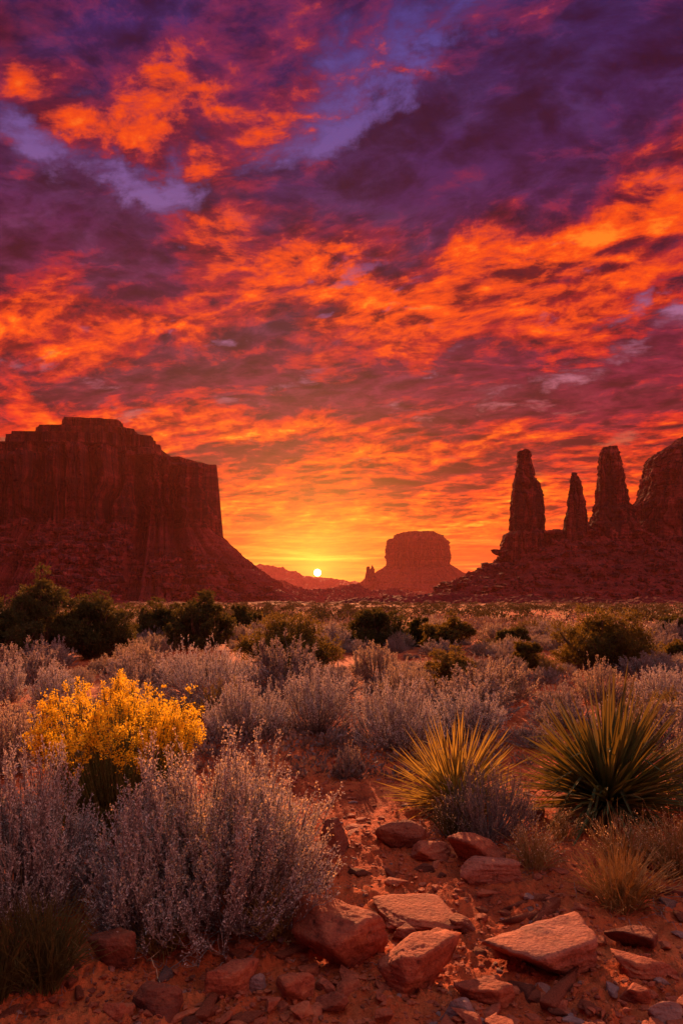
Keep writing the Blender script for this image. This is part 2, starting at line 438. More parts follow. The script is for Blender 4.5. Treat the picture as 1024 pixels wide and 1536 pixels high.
def mat_leaf(name, cols, trans=0.35, tcol=None, rough=0.7, spec=0.2, var=0.5):
    m, nt, out = new_mat(name)
    ri = geo(nt, 'Random Per Island'); r = objrand(nt)
    c = ramp(nt, ri * 0.75 + r * 0.25, [(i / (len(cols) - 1), c) for i, c in enumerate(cols)])
    P = geo(nt, 'Position')
    c = mix(nt, noise(nt, P, 7.0, 4, 0.6).smooth(0.40, 0.62) * var, c, mix(nt, 0.5, c, tuple(0.45 * q for q in cols[0])))
    s = principled(nt, c, rough, spec)
    t = nt.nodes.new('ShaderNodeBsdfTranslucent'); put(nt, t.inputs[0], tcol if tcol else c)
    mx = nt.nodes.new('ShaderNodeMixShader'); mx.inputs[0].default_value = trans
    nt.links.new(s.outputs[0], mx.inputs[1]); nt.links.new(t.outputs[0], mx.inputs[2])
    nt.links.new(mx.outputs[0], out.inputs[0]); return m
def mat_bark(name, c0, c1):
    m, nt, out = new_mat(name)
    n = noise(nt, geo(nt, 'Position'), 60.0, 6, 0.7)
    s = principled(nt, ramp(nt, n, [(0.35, c0), (0.65, c1)]), 0.9, 0.15, bump(nt, n, 0.004))
    nt.links.new(s.outputs[0], out.inputs[0]); return m

M = dict(
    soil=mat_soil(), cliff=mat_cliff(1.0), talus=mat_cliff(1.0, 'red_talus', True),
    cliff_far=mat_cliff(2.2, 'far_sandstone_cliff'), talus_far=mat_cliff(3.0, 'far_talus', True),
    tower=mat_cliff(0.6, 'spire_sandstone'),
    rock=mat_rock(), rock_dark=mat_rock('dark_rock', 0.5), rock_grey=mat_rock('grey_rock', 0.0, 0.9), rock_pale=mat_rock('pale_rock', 0.0, 0.15, 0.35),
    sage=mat_leaf('sage_leaf', [(.37, .365, .345), (.57, .55, .51), (.74, .71, .66)], 0.28, (.66, .50, .38)),
    sage_warm=mat_leaf('dry_sage_leaf', [(.30, .24, .19), (.44, .35, .27), (.56, .45, .34)], 0.36, (.60, .42, .24)),
    grass=mat_leaf('dry_grass_blade', [(.26, .17, .06), (.40, .27, .10), (.52, .37, .15)], 0.4, (.62, .42, .14)),
    greenbush=mat_leaf('yellow_green_leaf', [(.05, .050, .018), (.10, .092, .030), (.18, .15, .045)], 0.3, (.40, .25, .04)),
    sage_mid=mat_leaf('plain_sage_leaf', [(.15, .135, .135), (.29, .265, .255), (.47, .42, .40)], 0.28, (.55, .38, .27)),
    rubble=mat_cliff(0.25, 'fallen_sandstone'),
    scrub=mat_leaf('far_scrub_leaf', [(.10, .075, .07), (.18, .13, .12), (.27, .20, .17)], 0.2, (.30, .17, .10)),
    scrub_dark=mat_leaf('far_dark_leaf', [(.025, .028, .014), (.05, .05, .02), (.08, .07, .03)], 0.15, (.16, .11, .03)),
    juniper=mat_leaf('juniper_leaf', [(.020, .028, .012), (.042, .050, .018), (.075, .078, .026)], 0.22, (.24, .18, .03)),
    yucca=mat_leaf('yucca_leaf', [(.040, .080, .036), (.075, .125, .050), (.12, .165, .065)], 0.17, (.42, .26, .03), 0.75, 0.15, 0.2),
    yucca_lit=mat_leaf('backlit_yucca_leaf', [(.06, .085, .030), (.11, .13, .04), (.19, .18, .05)], 0.36, (.62, .40, .06), 0.7, 0.2, 0.2),  # green yucca leaf with golden backlight mixed into its colours
    yucca_dry=mat_leaf('dry_yucca_leaf', [(.17, .13, .075), (.30, .23, .13), (.40, .31, .18)], 0.25),
    flower=mat_leaf('yellow_flower', [(.62, .34, .012), (.82, .54, .018), (.90, .70, .04)], 0.42, (.98, .66, .03), 0.7, 0.2, 0.15),
    seed=mat_leaf('pale_seed_head', [(.50, .38, .22), (.62, .50, .32), (.72, .60, .42)], 0.4, (.80, .55, .25), var=0.1),
    twig=mat_bark('grey_twig', (.11, .088, .082), (.30, .25, .23)),
    greenstem=mat_leaf('green_stem', [(.10, .12, .04), (.18, .19, .06), (.26, .25, .09)], 0.2),
    bark=mat_bark('juniper_bark', (.05, .032, .022), (.15, .10, .07)),
)
# ------------------------------------------------------------------ ground sheet
def build_ground():
    a_in = np.linspace(-34, 34, 560); a_out = np.concatenate([np.linspace(34, 326, 74)[1:-1]])
    ang = np.radians(np.concatenate([a_in, a_out])); n = len(ang)
    r = [0.5]
    while r[-1] < 8600:
        d = r[-1]
        step = 0.10 if d < 1.6 else (0.0065 * d if d < 9 else (0.022 * d if d < 1500 else 0.05 * d))
        r.append(d + step)
    r = np.array(r)
    X = r[:, None] * np.sin(ang)[None, :]; Y = r[:, None] * np.cos(ang)[None, :]
    Z = ground_z(X, Y) + fine_z(X, Y)
    v = np.stack([X, Y, Z], -1).reshape(-1, 3)
    c = len(v); v = np.concatenate([v, [[0, 0, float(ground_z(0, 0))]]])
    f = grid_faces(len(r), n, True)[:, ::-1]
    k = np.arange(n); tri = np.stack([np.full(n, c), (k + 1) % n, k], -1)
    tag(link('ground', make_mesh('ground', v, [f, tri], [M['soil']], True)), 'red sandy desert soil with clods and grit stretching to the horizon', 'ground', kind='structure')
build_ground()

# ------------------------------------------------------------------ rock masses
def rings_mesh(name, pts, mats, smooth=False, close=True, midx=None):
    rows, cols, _ = pts.shape
    v = pts.reshape(-1, 3); fs = [grid_faces(rows, cols, True)]
    if close:
        v = np.concatenate([v, [pts[-1].mean(0)]]); k = np.arange(cols)
        fs.append(np.stack([(rows - 1) * cols + k, (rows - 1) * cols + (k + 1) % cols, np.full(cols, len(v) - 1)], -1))
    return make_mesh(name, v, fs, mats, smooth, midx)

def superellipse(n, a, b, rot, p, cx, cy, dens=None):
    t = np.linspace(0, 2 * np.pi, 4000, endpoint=False)
    c, s = np.cos(t), np.sin(t)
    x = a * np.sign(c) * np.abs(c) ** (2 / p); y = b * np.sign(s) * np.abs(s) ** (2 / p)
    X = x * math.cos(rot) - y * math.sin(rot) + cx; Y = x * math.sin(rot) + y * math.cos(rot) + cy
    # even spacing, denser on the side that faces the camera
    seg = np.hypot(np.roll(X, -1) - X, np.roll(Y, -1) - Y) * np.where(Y < cy + b * 0.25, 3.0, 1.0)
    L = np.concatenate([[0], np.cumsum(seg)]); u = np.linspace(0, L[-1], n, endpoint=False)
    return np.interp(u, L, np.append(X, X[0])), np.interp(u, L, np.append(Y, Y[0]))

def fit_right(row, cx, edge):
    """stretch one ring so that its right-hand end reaches the outline measured for its height"""
    px = 512 + F * row[:, 0] / row[:, 1]; k = int(np.argmax(px))
    py = HOR - F * (row[k, 2] - CAMH) / row[k, 1]
    X = (np.interp(py, [e[0] for e in edge], [e[1] for e in edge]) - 512) / F * row[k, 1]
    row = row.copy(); f = (X - cx) / (row[k, 0] - cx)
    t = sstep(0.25, 0.8, (row[:, 0] - cx) / (row[k, 0] - cx))
    row[:, 0] += t * (X - row[k, 0]) * (row[:, 0] - cx) / (row[k, 0] - cx)
    return row
def build_mesa(nm, label, cat, cx, cy, a, b, rot, p, z0, zb, zt, caps, talus_w, n=1500, nc=130, ntl=110, s=1.0, seed=0.0, mc='cliff', mt='talus', talus_pow=1.25, flute=1.0, wdir=None, topfun=None, group=None, right_edge=None):
    """z0 foot of the talus, zb foot of the cliff, zt cliff rim; caps = list of (scale about centre, z)"""
    X, Y = superellipse(n, a, b, rot, p, cx, cy)
    tx, ty = np.roll(X, -1) - np.roll(X, 1), np.roll(Y, -1) - np.roll(Y, 1)
    L = np.hypot(tx, ty); nx, ny = ty / L, -tx / L
    # ragged plan of buttresses and alcoves
    q = 1.0 / s
    big = 13 * s * fbm(X * 0.011 * q, Y * 0.011 * q, seed, 2)
    X = X + nx * big; Y = Y + ny * big
    zz = np.linspace(0, 1, nc)[:, None]
    ztop = zt + 5 * s * fbm(X * 0.02 * q, Y * 0.02 * q, seed + 3, 3) if topfun is None else topfun(X, Y)
    zbot = zb + 7 * s * fbm(X * 0.012 * q, Y * 0.012 * q, seed + 5, 3)
    Zc = zbot[None] + (ztop - zbot)[None] * zz
    bx, by = X[None], Y[None]
    f1 = fbm(bx * 0.030 * q, by * 0.030 * q, Zc * 0.003 * q + seed, 2)
    pil = np.floor((f1 * 3.2 + 8)) / 3.2
    f1b = f1 * 0.25 + (pil - 8 / 3.2) * 0.95
    f2 = fbm(bx * 0.085 * q, by * 0.085 * q, Zc * 0.008 * q + seed + 9, 3)
    wob = fbm(bx * 0.02 * q, by * 0.02 * q, Zc * 0.012 * q, 2) * 0.35
    crk = perlin(bx * 0.055 * q + wob, by * 0.055 * q + wob, Zc * 0.0025 * q + seed + 1)
    crack = -np.clip(1 - np.abs(crk) * 11, 0, 1) ** 1.0 * 12 * s
    crk2 = perlin(bx * 0.16 * q + wob, by * 0.16 * q, Zc * 0.02 * q + seed + 6)
    crack = crack - np.clip(1 - np.abs(crk2) * 8, 0, 1) * 3.6 * s
    crk3 = perlin(bx * 0.020 * q + wob * .4, by * 0.020 * q + wob * .4, seed + 12 + 0 * Zc)
    crack = crack - np.clip(1 - np.abs(crk3) * 9, 0, 1) ** 0.7 * 17 * s
    bedn = fbm(bx * 0.004 * q, by * 0.004 * q, Zc * 0.11 * q + seed, 4)
    bed = 2.4 * s * np.round(bedn * 3) / 3 + 0.6 * s * bedn
    slab = 4.2 * s * np.round(fbm(bx * 0.035 * q, by * 0.035 * q, Zc * 0.022 * q + 40, 3) * 3) / 3   # plates that broke away
    det = 1.3 * s * fbm(bx * 0.25 * q, by * 0.25 * q, Zc * 0.25 * q, 4)
    batter = (1 - zz) ** 1.5 * 6 * s + (1 - sstep(0.0, 0.10, zz)) * 5 * s - sstep(0.93, 1.0, zz) * 3 * s * (1 + f2)
    off = flute * (9 * s * f1b + 3.8 * s * f2 + crack) + bed + slab + det + batter
    Px, Py = bx + nx[None] * off, by + ny[None] * off
    cl = np.stack([Px, Py, Zc], -1)
    if right_edge is not None:
        cl = np.stack([fit_right(row, cx, right_edge) for row in cl])
        Px, Py = cl[..., 0], cl[..., 1]
    # stepped cap set back from the rim
    rows = [cl[-1]]
    last = cl[-1]
    cxy = np.array([cx, cy])
    prev_sc, prev_z = 1.0, None
    capr = []
    for i, (sc, z, ox) in enumerate(caps):
        jag = 1 + 0.020 * fbm(X * 0.03 * q, Y * 0.03 * q, seed + 11 + i, 4) + 0.012 * np.round(2 * fbm(X * 0.02 * q, Y * 0.02 * q, seed + 21 + i, 2))
        ex, ey = cx + ox + (Px[-1] - cx) * sc * jag, cy + (Py[-1] - cy) * sc * jag
        ztp = z + 1.6 * s * fbm(ex * 0.05 * q, ey * 0.05 * q, i + seed, 4)
        base = capr[-1][:, 2] if capr else cl[-1][:, 2]
        zmid = base + (ztp - base) * 0.22
        # flat shelf with rubble, then a small cliff of three rings
        pz = capr[-1] if capr else cl[-1]
        for t in (0.35, 0.7, 0.97):
            sh = pz * (1 - t) + np.stack([ex, ey, zmid], -1) * t
            sh[:, 2] += 1.0 * s * fbm(sh[:, 0] * 0.2 * q, sh[:, 1] * 0.2 * q, 3.0 + i, 3)
            capr.append(sh)
        for t in (0.15, 0.4, 0.6, 0.8, 1.0):
            jj = 1.3 * s * fbm(ex * 0.15 * q, ey * 0.15 * q, t * 2.1 + i, 3)
            capr.append(np.stack([ex + nx * (jj - t * 1.2 * s), ey + ny * (jj - t * 1.2 * s), zmid + (ztp - zmid) * t], -1))
    for t in (0.8, 0.5, 0.2):
        e = capr[-1 if t == 0.8 else -1].copy() if capr else cl[-1].copy()
        mc_ = e.mean(0); k_ = .8 if t == 0.8 else .6; e[:, :2] = mc_[:2] + (e[:, :2] - mc_[:2]) * k_; e[:, 2] = mc_[2] + (e[:, 2] - mc_[2]) * k_ + .6 * s
        capr.append(e)
    cap = np.stack([cl[-1]] + capr)
    # talus apron
    tt = np.linspace(0, 1, ntl)[:, None]
    W = talus_w * (1 + 0.22 * fbm(X * 0.008 * q, Y * 0.008 * q, seed + 31, 3))[None]
    if wdir is not None: W = W * wdir(nx, ny)[None]
    D = tt * W
    startx, starty = cl[0][:, 0], cl[0][:, 1]
    Tx = startx[None] - nx[None] * 5 * s + nx[None] * D; Ty = starty[None] - ny[None] * 5 * s + ny[None] * D
    topz = (zbot + 4 * s)[None]
    prof = (1 - tt) ** talus_pow
    Tz = z0 + (topz - z0) * prof
    gul = fbm(Tx * 0.022 * q, Ty * 0.022 * q, seed + 2, 5)
    rr = fbm(Tx * 0.10 * q, Ty * 0.10 * q, seed + 8, 4, 0.6, ridged=True)
    env = np.sin(np.pi * np.clip(tt, 0.0, 1)) ** 0.6 * (1 - 0.5 * tt)
    Tz = Tz + env * (7.5 * s * gul + 2.0 * s * (rr - 0.4) * (1 - tt * 0.4))
    # broken ledges of harder beds crossing the slope
    for lz, lh in ((0.30, 9.0), (0.52, 6.0), (0.75, 4.0)):
        zl = z0 + (zb - z0) * lz + 5 * s * fbm(Tx * 0.01 * q, Ty * 0.01 * q, 77 * lz, 3)
        msk = sstep(-0.15, 0.35, fbm(Tx * 0.012 * q, Ty * 0.012 * q, 55 * lz + seed, 3) + 0.1)
        k = (Tz - zl) / (lh * s)
        Tz = Tz + msk * lh * s * 1.0 * (sstep(-0.15, 0.15, k) - sstep(-1.0, 1.0, k)) * (np.abs(k) < 1)
    tal = np.stack([Tx, Ty, Tz], -1)[::-1]
    e = bpy.data.objects.new(nm, None); COL.objects.link(e); e.location = (cx, cy, z0)
    o3 = np.array([cx, cy, z0])
    link('talus_slope', rings_mesh('talus_slope', tal - o3, [M[mt]], False, False), e)
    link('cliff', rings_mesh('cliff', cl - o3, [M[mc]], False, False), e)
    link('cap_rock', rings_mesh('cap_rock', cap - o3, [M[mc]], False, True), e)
    tag(e, label, cat, group)
    return e, tal

def at_d(px, py, D):
    return ((px - 512) / F * D, D, CAMH + (HOR - py) / F * D)

D1 = 960.0
zrow = lambda py, D: CAMH + (HOR - py) / F * D
cxm = (62 - 512) / F * D1
def rim_left(X, Y):
    # rim dips at the right-hand buttress and rises gently to the left
    px = 512 + F * X / Y
    base = np.interp(px, [-200, 0, 60, 130, 200, 258, 270, 300, 330], [676, 678, 672, 664, 668, 682, 698, 692, 698])
    return CAMH + (HOR - base) / F * np.clip(Y, 800, 1120) + 3.0 * fbm(X * 0.03, Y * 0.03, 3.3, 4)
mesa1, tal1 = build_mesa('mesa', 'broad red sandstone mesa with stepped top and long rubble slope, left of the setting sun', 'mesa',
                   cxm, D1 + 10, 240, 110, R(6), 6.0, -15, zrow(792, 900), zrow(680, 900),
                   [(0.80, zrow(674, 884), -4), (0.70, zrow(663, 893), 0), (0.42, zrow(648, 924), 62), (0.29, zrow(638, 938), 66), (0.17, zrow(627, 954), 70)], 150, seed=1.3, topfun=rim_left, flute=2.1, right_edge=[(690, 316), (697, 325), (715, 327), (760, 331), (805, 335), (830, 345)])

# far butte, alone on the plain
D3 = 3000.0
butte, _ = build_mesa('butte', 'hazy flat topped butte standing alone far off, right of the setting sun', 'butte',
                   at_d(632, 0, D3)[0], D3 + 80, 128, 120, R(-6), 3.2, -16, zrow(852, D3), zrow(806, D3),
                   [(0.82, zrow(800, D3), 0), (0.62, zrow(796.5, D3), 0)], 300, n=900, nc=70, ntl=60, s=1.9, seed=7.7, mc='cliff_far', mt='talus_far', talus_pow=1.5, flute=0.8)

def tower_mesh(prof, D, depth=0.9, cols=220, rows=190, seed=0.0, s=1.0, blocky=1.0, power=3.6, ntop=6):
    """prof: rows (py, left px, right px) read up the outline; each becomes a ring at distance D"""
    prof = sorted(prof)
    py = np.array([p[0] for p in prof]); l = np.array([p[1] for p in prof]); r = np.array([p[2] for p in prof])
    yy = np.linspace(py[0], py[-1], rows)
    L, Rr = np.interp(yy, py, l), np.interp(yy, py, r)
    cx = (L + Rr) / 2; hw = (Rr - L) / 2
    X0 = (cx - 512) / F * D; A = hw / F * D; Z = CAMH + (HOR - yy) / F * D
    th = np.linspace(0, 2 * np.pi, cols, endpoint=False)
    c, si = np.cos(th), np.sin(th)
    ex, ey = np.sign(c) * np.abs(c) ** (2 / power), np.sign(si) * np.abs(si) ** (2 / power)
    px = X0[:, None] + A[:, None] * ex; pyy = (A * depth)[:, None] * ey + 0 * px
    Zg = Z[:, None] + 0 * px
    w = fbm(px * .03, pyy * .03, Zg * .03 + seed, 2)
    crack = -np.clip(1 - np.abs(perlin(px * 0.07 / s + w, pyy * 0.07 / s + w, Zg * 0.008 / s + seed)) * 10, 0, 1) * 3.0 * s
    bedn = fbm(px * 0.01 / s, pyy * 0.01 / s, Zg * 0.12 / s + seed, 4)
    bed = 1.7 * s * np.round(bedn * 3) / 3
    blk = 1.9 * s * np.round(2.5 * fbm(px * 0.11 / s, pyy * 0.11 / s, Zg * 0.055 / s + seed + 5, 3)) / 2.5 * blocky
    det = 0.8 * s * fbm(px * 0.35 / s, pyy * 0.35 / s, Zg * 0.35 / s, 4)
    jnt = 3.2 * s * np.round(2.2 * fbm(px * 0.10 / s, pyy * 0.10 / s, Zg * 0.004 / s + seed + 8, 2)) / 2.2
    off = (crack * 1.6 + bed * 0.9 + blk * 0.9 + det * 1.4 + jnt) * (0.75 if blocky == 1.0 else 1.0)
    rn = np.hypot(c, si * 1.0)
    px = px + c[None] * off; pyy = pyy + si[None] * off
    pts = np.stack([px, pyy + D, Zg + 1.2 * s * fbm(px * 0.1, pyy * 0.1, 8.8, 3)], -1)[::-1]
    top = pts[-1]; cen = top.mean(0)
    extra = []
    for t in (0.85, 0.55, 0.25):
        e = cen + (top - cen) * np.array([t, t, 1]); e[:, 2] = top[:, 2] * t + cen[2] * (1 - t) + 0.3 * s * (1 - t) + s * fbm(e[:, 0] * .3, e[:, 1] * .3, 1.0, 2)
        extra.append(e)
    return np.concatenate([pts, np.stack(extra)])
def tower(nm, label, cat, prof, D, group=None, mat='tower', **k):
    pts = tower_mesh(prof, D, **k)
    o = np.array([pts[0][:, 0].mean(), D, pts[0][:, 2].min()])
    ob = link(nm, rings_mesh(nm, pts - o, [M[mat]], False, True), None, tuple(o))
    return tag(ob, label, cat, group)
D2 = 640.0
tower('rock_spire', 'tallest red rock spire with a shouldered right side, nearest the distant butte', 'rock spire',
      [(677, 779, 793), (680, 778, 794), (700, 777, 797), (716, 774, 800), (724, 772, 807), (745, 770, 812), (785, 769, 815), (796, 767, 816), (802, 759, 817), (815, 753, 818), (835, 750, 820), (880, 746, 828)], D2, 'rock spires on the rubble ridge', seed=2.0)
tower('rock_spire', 'smallest and thinnest red rock spire, between its two taller neighbours', 'rock spire',
      [(708, 857, 862), (713, 856, 867), (735, 854, 870), (745, 851, 872), (764, 850, 876), (782, 847, 879), (800, 845, 882), (830, 840, 886), (870, 836, 890)], D2 - 5, 'rock spires on the rubble ridge', seed=5.0, s=0.7)
tower('rock_spire', 'thick blunt topped red rock spire beside the cliff at the right edge', 'rock spire',
      [(671, 902, 921), (674, 901, 924), (690, 898, 926), (698, 897, 931), (730, 898, 935), (755, 897, 940), (768, 893, 946), (790, 883, 950), (815, 877, 954), (860, 870, 960)], D2 + 4, 'rock spires on the rubble ridge', seed=9.0)
tower('rock_cliff', 'massive red cliff rising out of the frame behind the rubble ridge at the right edge', 'cliff',
      [(640, 1075, 1300), (655, 1022, 1330), (665, 1010, 1340), (680, 990, 1345), (690, 980, 1350), (715, 973, 1352), (740, 968, 1356), (757, 958, 1360), (790, 949, 1365), (815, 945, 1370), (870, 935, 1380)], D2 + 40, None, cols=700, depth=0.45, seed=3.3, s=1.5, power=3.0)
# two tiny spires beside the far butte
for lab, prof in (('tiny left hand spire of the far pair beside the hazy butte', [(850, 551, 553), (856, 550, 555), (864, 548.5, 556), (872, 546, 557)]),
                  ('tiny right hand spire of the far pair beside the hazy butte', [(848, 557, 559), (853, 556, 560.5), (862, 555.5, 562), (872, 554, 565)])):
    tower('distant_spire', lab, 'rock spire', prof, 2900.0, 'far pair of spires', mat='cliff_far', cols=50, rows=40, seed=len(lab) * 1.0, s=1.4)

# the long rubble ridge that carries the spires
def build_ridge():
    nx_, ny_ = 620, 330
    x = np.linspace(40, 640, nx_); y = np.linspace(400, 860, ny_)
    X, Y = np.meshgrid(x, y)
    c_px = [640, 660, 700, 752, 800, 830, 880, 950, 1024, 1200, 1500]
    c_py = [899, 886, 862, 834, 814, 800, 803, 796, 800, 790, 780]
    cx_ = (np.array(c_px) - 512) / F * D2; cz = CAMH + (HOR - np.array(c_py)) / F * D2
    crest = np.interp(X, cx_, cz)
    yc = D2 - 6 + 10 * fbm(X * 0.01, 0.5, 0.2, 2)
    t = np.abs(Y - yc) / np.where(Y < yc, 150 + 0 * X, 190)
    base = -11.0
    Z = base + (crest - base) * np.clip(1 - t, 0, 1) ** 1.25
    env = np.clip(1.15 - t, 0, 1) * sstep(0, 12, Z - base)
    Z = Z + env * (6.5 * fbm(X * 0.02, Y * 0.02, 4.4, 5) + 2.4 * (fbm(X * 0.07, Y * 0.07, 9.9, 5, 0.6, ridged=True) - 0.5))
    for zl, lh in ((4, 5.0), (22, 5.0)):
        zq = zl + 4 * fbm(X * 0.012, Y * 0.012, zl * 1.0, 3); k = (Z - zq) / lh
        Z = Z + lh * 0.5 * (sstep(-0.15, 0.15, k) - sstep(-1, 1, k)) * (np.abs(k) < 1)
    Z = np.where(t > 1.05, base - 3, Z)
    v = np.stack([X, Y, Z], -1).reshape(-1, 3)
    ob = link('rubble_hill', make_mesh('rubble_hill', v, [grid_faces(ny_, nx_)], [M['talus']], False))
    tag(ob, 'long red rubble hill carrying the rock spires on the right', 'hill', kind='structure')
    return X, Y, Z
RX, RY, RZ = build_ridge()

# broken low bluffs on the plain in front of the masses
def low_ridge(name, label, x0, x1, yc, w, prof, mat, seed, nx_=500, ny_=70, rough=1.0):
    x = np.linspace(x0, x1, nx_); y = np.linspace(yc - w, yc + w, ny_)
    X, Y = np.meshgrid(x, y)
    hx = np.interp(X, [p[0] for p in prof], [p[1] for p in prof])
    t = np.abs(Y - yc + 0.2 * w * fbm(X * 1.5 / w, 0.3, seed, 3)) / w
    gz = ground_z(X, Y)
    H = hx * np.clip(1 - t, 0, 1) ** 0.9 * (1 + 0.45 * rough * fbm(X * 2.2 / w, Y * 2.2 / w, seed, 5))
    H = H + hx * 0.14 * rough * sstep(0, 0.3, 1 - t) * (fbm(X * 8 / w, Y * 8 / w, seed + 3, 4, ridged=True) - 0.4)
    Z = gz + np.maximum(H, 0) - sstep(0.9, 1.0, t) * 2.0 - 0.2
    ob = link(name, make_mesh(name, np.stack([X, Y, Z], -1).reshape(-1, 3), [grid_faces(ny_, nx_)], [M[mat]], False))
    return tag(ob, label, 'hills', kind='structure')
def pxp(lst, D, drop):
    return [((a - 512) / F * D, (HOR - b) / F * D + CAMH + drop) for a, b in lst]
low_ridge('bluffs', 'low dark broken bluffs along the far edge of the scrub plain', -300, 420, 400, 45,
          pxp([(-300, 904), (300, 902), (430, 905), (480, 904), (520, 900), (560, 897), (600, 893), (700, 893), (850, 897), (1000, 898), (1300, 898)], 400, 4.1), 'talus', 3.1)
low_ridge('hills', 'low red hills below the setting sun', -260, 420, 1350, 160,
          pxp([(330, 893), (420, 884), (480, 886), (520, 884), (560, 889), (600, 886), (660, 891), (760, 893)], 1350, 13.9), 'talus', 8.2)
low_ridge('hills', 'low red hills near the foot of the butte', -700, 900, 2300, 260,
          pxp([(250, 882), (400, 878), (470, 882), (520, 884), (600, 887), (680, 888), (800, 888)], 2300, 14.7), 'talus_far', 12.2)
# distant range
low_ridge('mountains', 'hazy mountain range on the horizon under the sun', -3000, 2600, 5400, 900,
          pxp([(-60, 866), (300, 858), (380, 850), (415, 853), (432, 856), (445, 856), (458, 863), (475, 866), (505, 870), (540, 871), (600, 868), (700, 872), (900, 868)], 5400, 14.7), 'talus_far', 15.2, 700, 110, 0.45)

# loose rubble on the slopes: far too many pieces to count
def scatter_rocks(name, label, pos, size, sub=1, mat='talus', seed=3, flat=0.75, n_kinds=12):
    rs = np.random.RandomState(seed)
    bv, bf = ico(sub)
    kinds = [rock_shape(bv, rs, 9) for _ in range(n_kinds)]
    k = rs.randint(n_kinds, size=len(pos)); K = np.stack(kinds)[k]
    a = rs.rand(len(pos)) * 6.283; ca, sa = np.cos(a), np.sin(a)
    sc = np.asarray(size)[:, None] * np.stack([rs.uniform(.8, 1.4, len(pos)), rs.uniform(.7, 1.1, len(pos)), rs.uniform(.45, .9, len(pos)) * flat / 0.75], -1)
    P = K * sc[:, None, :]
    x = P[..., 0] * ca[:, None] - P[..., 1] * sa[:, None]; y = P[..., 0] * sa[:, None] + P[..., 1] * ca[:, None]
    v = np.stack([x, y, P[..., 2]], -1) + pos[:, None, :]
    f = (bf[None] + (np.arange(len(pos)) * len(bv))[:, None, None]).reshape(-1, 3)
    ob = link(name, make_mesh(name, v.reshape(-1, 3), [f], [M[mat]], False))
    return tag(ob, label, 'rubble', kind='stuff')
def rock_shape(bv, rs, planes=10, soft=14.0):
    n = rs.normal(size=(planes, 3)); n /= np.linalg.norm(n, axis=1)[:, None]
    n = np.concatenate([n, [[0, 0, 1.0], [0.05, 0, -1.0]]])
    d = np.concatenate([rs.uniform(0.62, 0.98, planes), [rs.uniform(.6, .8), .8]])
    dot = bv @ n.T
    r = np.where(dot > 0.05, d[None] / np.maximum(dot, 0.05), 9.0)
    r = (np.sum(np.exp(-soft * r), axis=1)); r = -np.log(r) / soft
    return bv * r[:, None]

def rubble_on_talus(tal, n, rs, smin, smax, facing=True):
    rows, cols, _ = tal.shape
    out, sz = [], []
    i = (rs.rand(n * 4) ** 0.8 * (rows - 2)).astype(int); j = rs.randint(cols, size=n * 4)
    p = tal[i, j] + rs.normal(size=(n * 4, 3)) * np.array([2, 2, 0])
    ok = (p[:, 1] < np.median(tal[..., 1])) & (fbm(p[:, 0] * .015, p[:, 1] * .015, 1.1, 3) > -0.25)
    p = p[ok][:n]
    size = smin + (smax - smin) * rs.rand(len(p)) ** 4
    p[:, 2] += size * 0.15
    return p, size
rs_ = np.random.RandomState(5)
p, sz = rubble_on_talus(tal1, 12000, rs_, 0.9, 9.0)
scatter_rocks('rubble', 'loose boulders strewn down the slope of the left mesa', p, sz, 1, 'rubble', 8)
i = rs_.randint(RZ.shape[0], size=16000); j = rs_.randint(RZ.shape[1], size=16000)
p = np.stack([RX[i, j], RY[i, j], RZ[i, j]], -1)
p = p[(p[:, 2] > -6) & (p[:, 1] < 655)][:9000]
sz = 0.7 + 5.5 * rs_.rand(len(p)) ** 4 + 1.6 * sstep(25, 60, p[:, 2]) * rs_.rand(len(p))
scatter_rocks('rubble', 'loose boulders strewn down the ridge under the spires', p, sz, 1, 'rubble', 9)
# blocks heaped between the feet of the spires
q = []
for (px, py, w, n) in ((832, 796, 10, 26), (826, 812, 20, 40), (868, 806, 16, 34), (886, 796, 9, 26), (892, 812, 16, 30), (955, 790, 12, 30), (948, 806, 20, 36), (760, 826, 14, 26)):
    for _ in range(n):
        a, b = rs_.normal() * w * 0.5, abs(rs_.normal()) * 9
        q.append(at_d(px + a, py + b, D2 - 14 + rs_.rand() * 14))
scatter_rocks('rubble', 'heaped blocks between the feet of the rock spires', np.array(q), rs_.uniform(1.8, 5.5, len(q)), 2, 'tower', 10)

# ------------------------------------------------------------------ air
def build_haze():
    m = bpy.data.materials.new('evening_haze'); m.use_nodes = True; nt = m.node_tree; nt.nodes.clear()
    out = nt.nodes.new('ShaderNodeOutputMaterial'); v = nt.nodes.new('ShaderNodeVolumePrincipled')
    v.inputs['Color'].default_value = (1.0, .30, .24, 1); v.inputs['Density'].default_value = HAZE_DENSITY
    v.inputs['Anisotropy'].default_value = HAZE_G
    nt.links.new(v.outputs[0], out.inputs['Volume'])
    a, zb, zt = 9000.0, -40.0, 305.0
    vs = [(x, y, z) for z in (zb, zt) for y in (-a, a) for x in (-a, a)]
    fs = [(0, 2, 3, 1), (4, 5, 7, 6), (0, 1, 5, 4), (2, 6, 7, 3), (0, 4, 6, 2), (1, 3, 7, 5)]
    me = make_mesh('haze', vs, [fs], [m]); tag(link('haze', me), 'warm evening haze lying over the valley', 'haze', kind='stuff')
HAZE_DENSITY = 4.6e-5; HAZE_G = 0.28
build_haze()
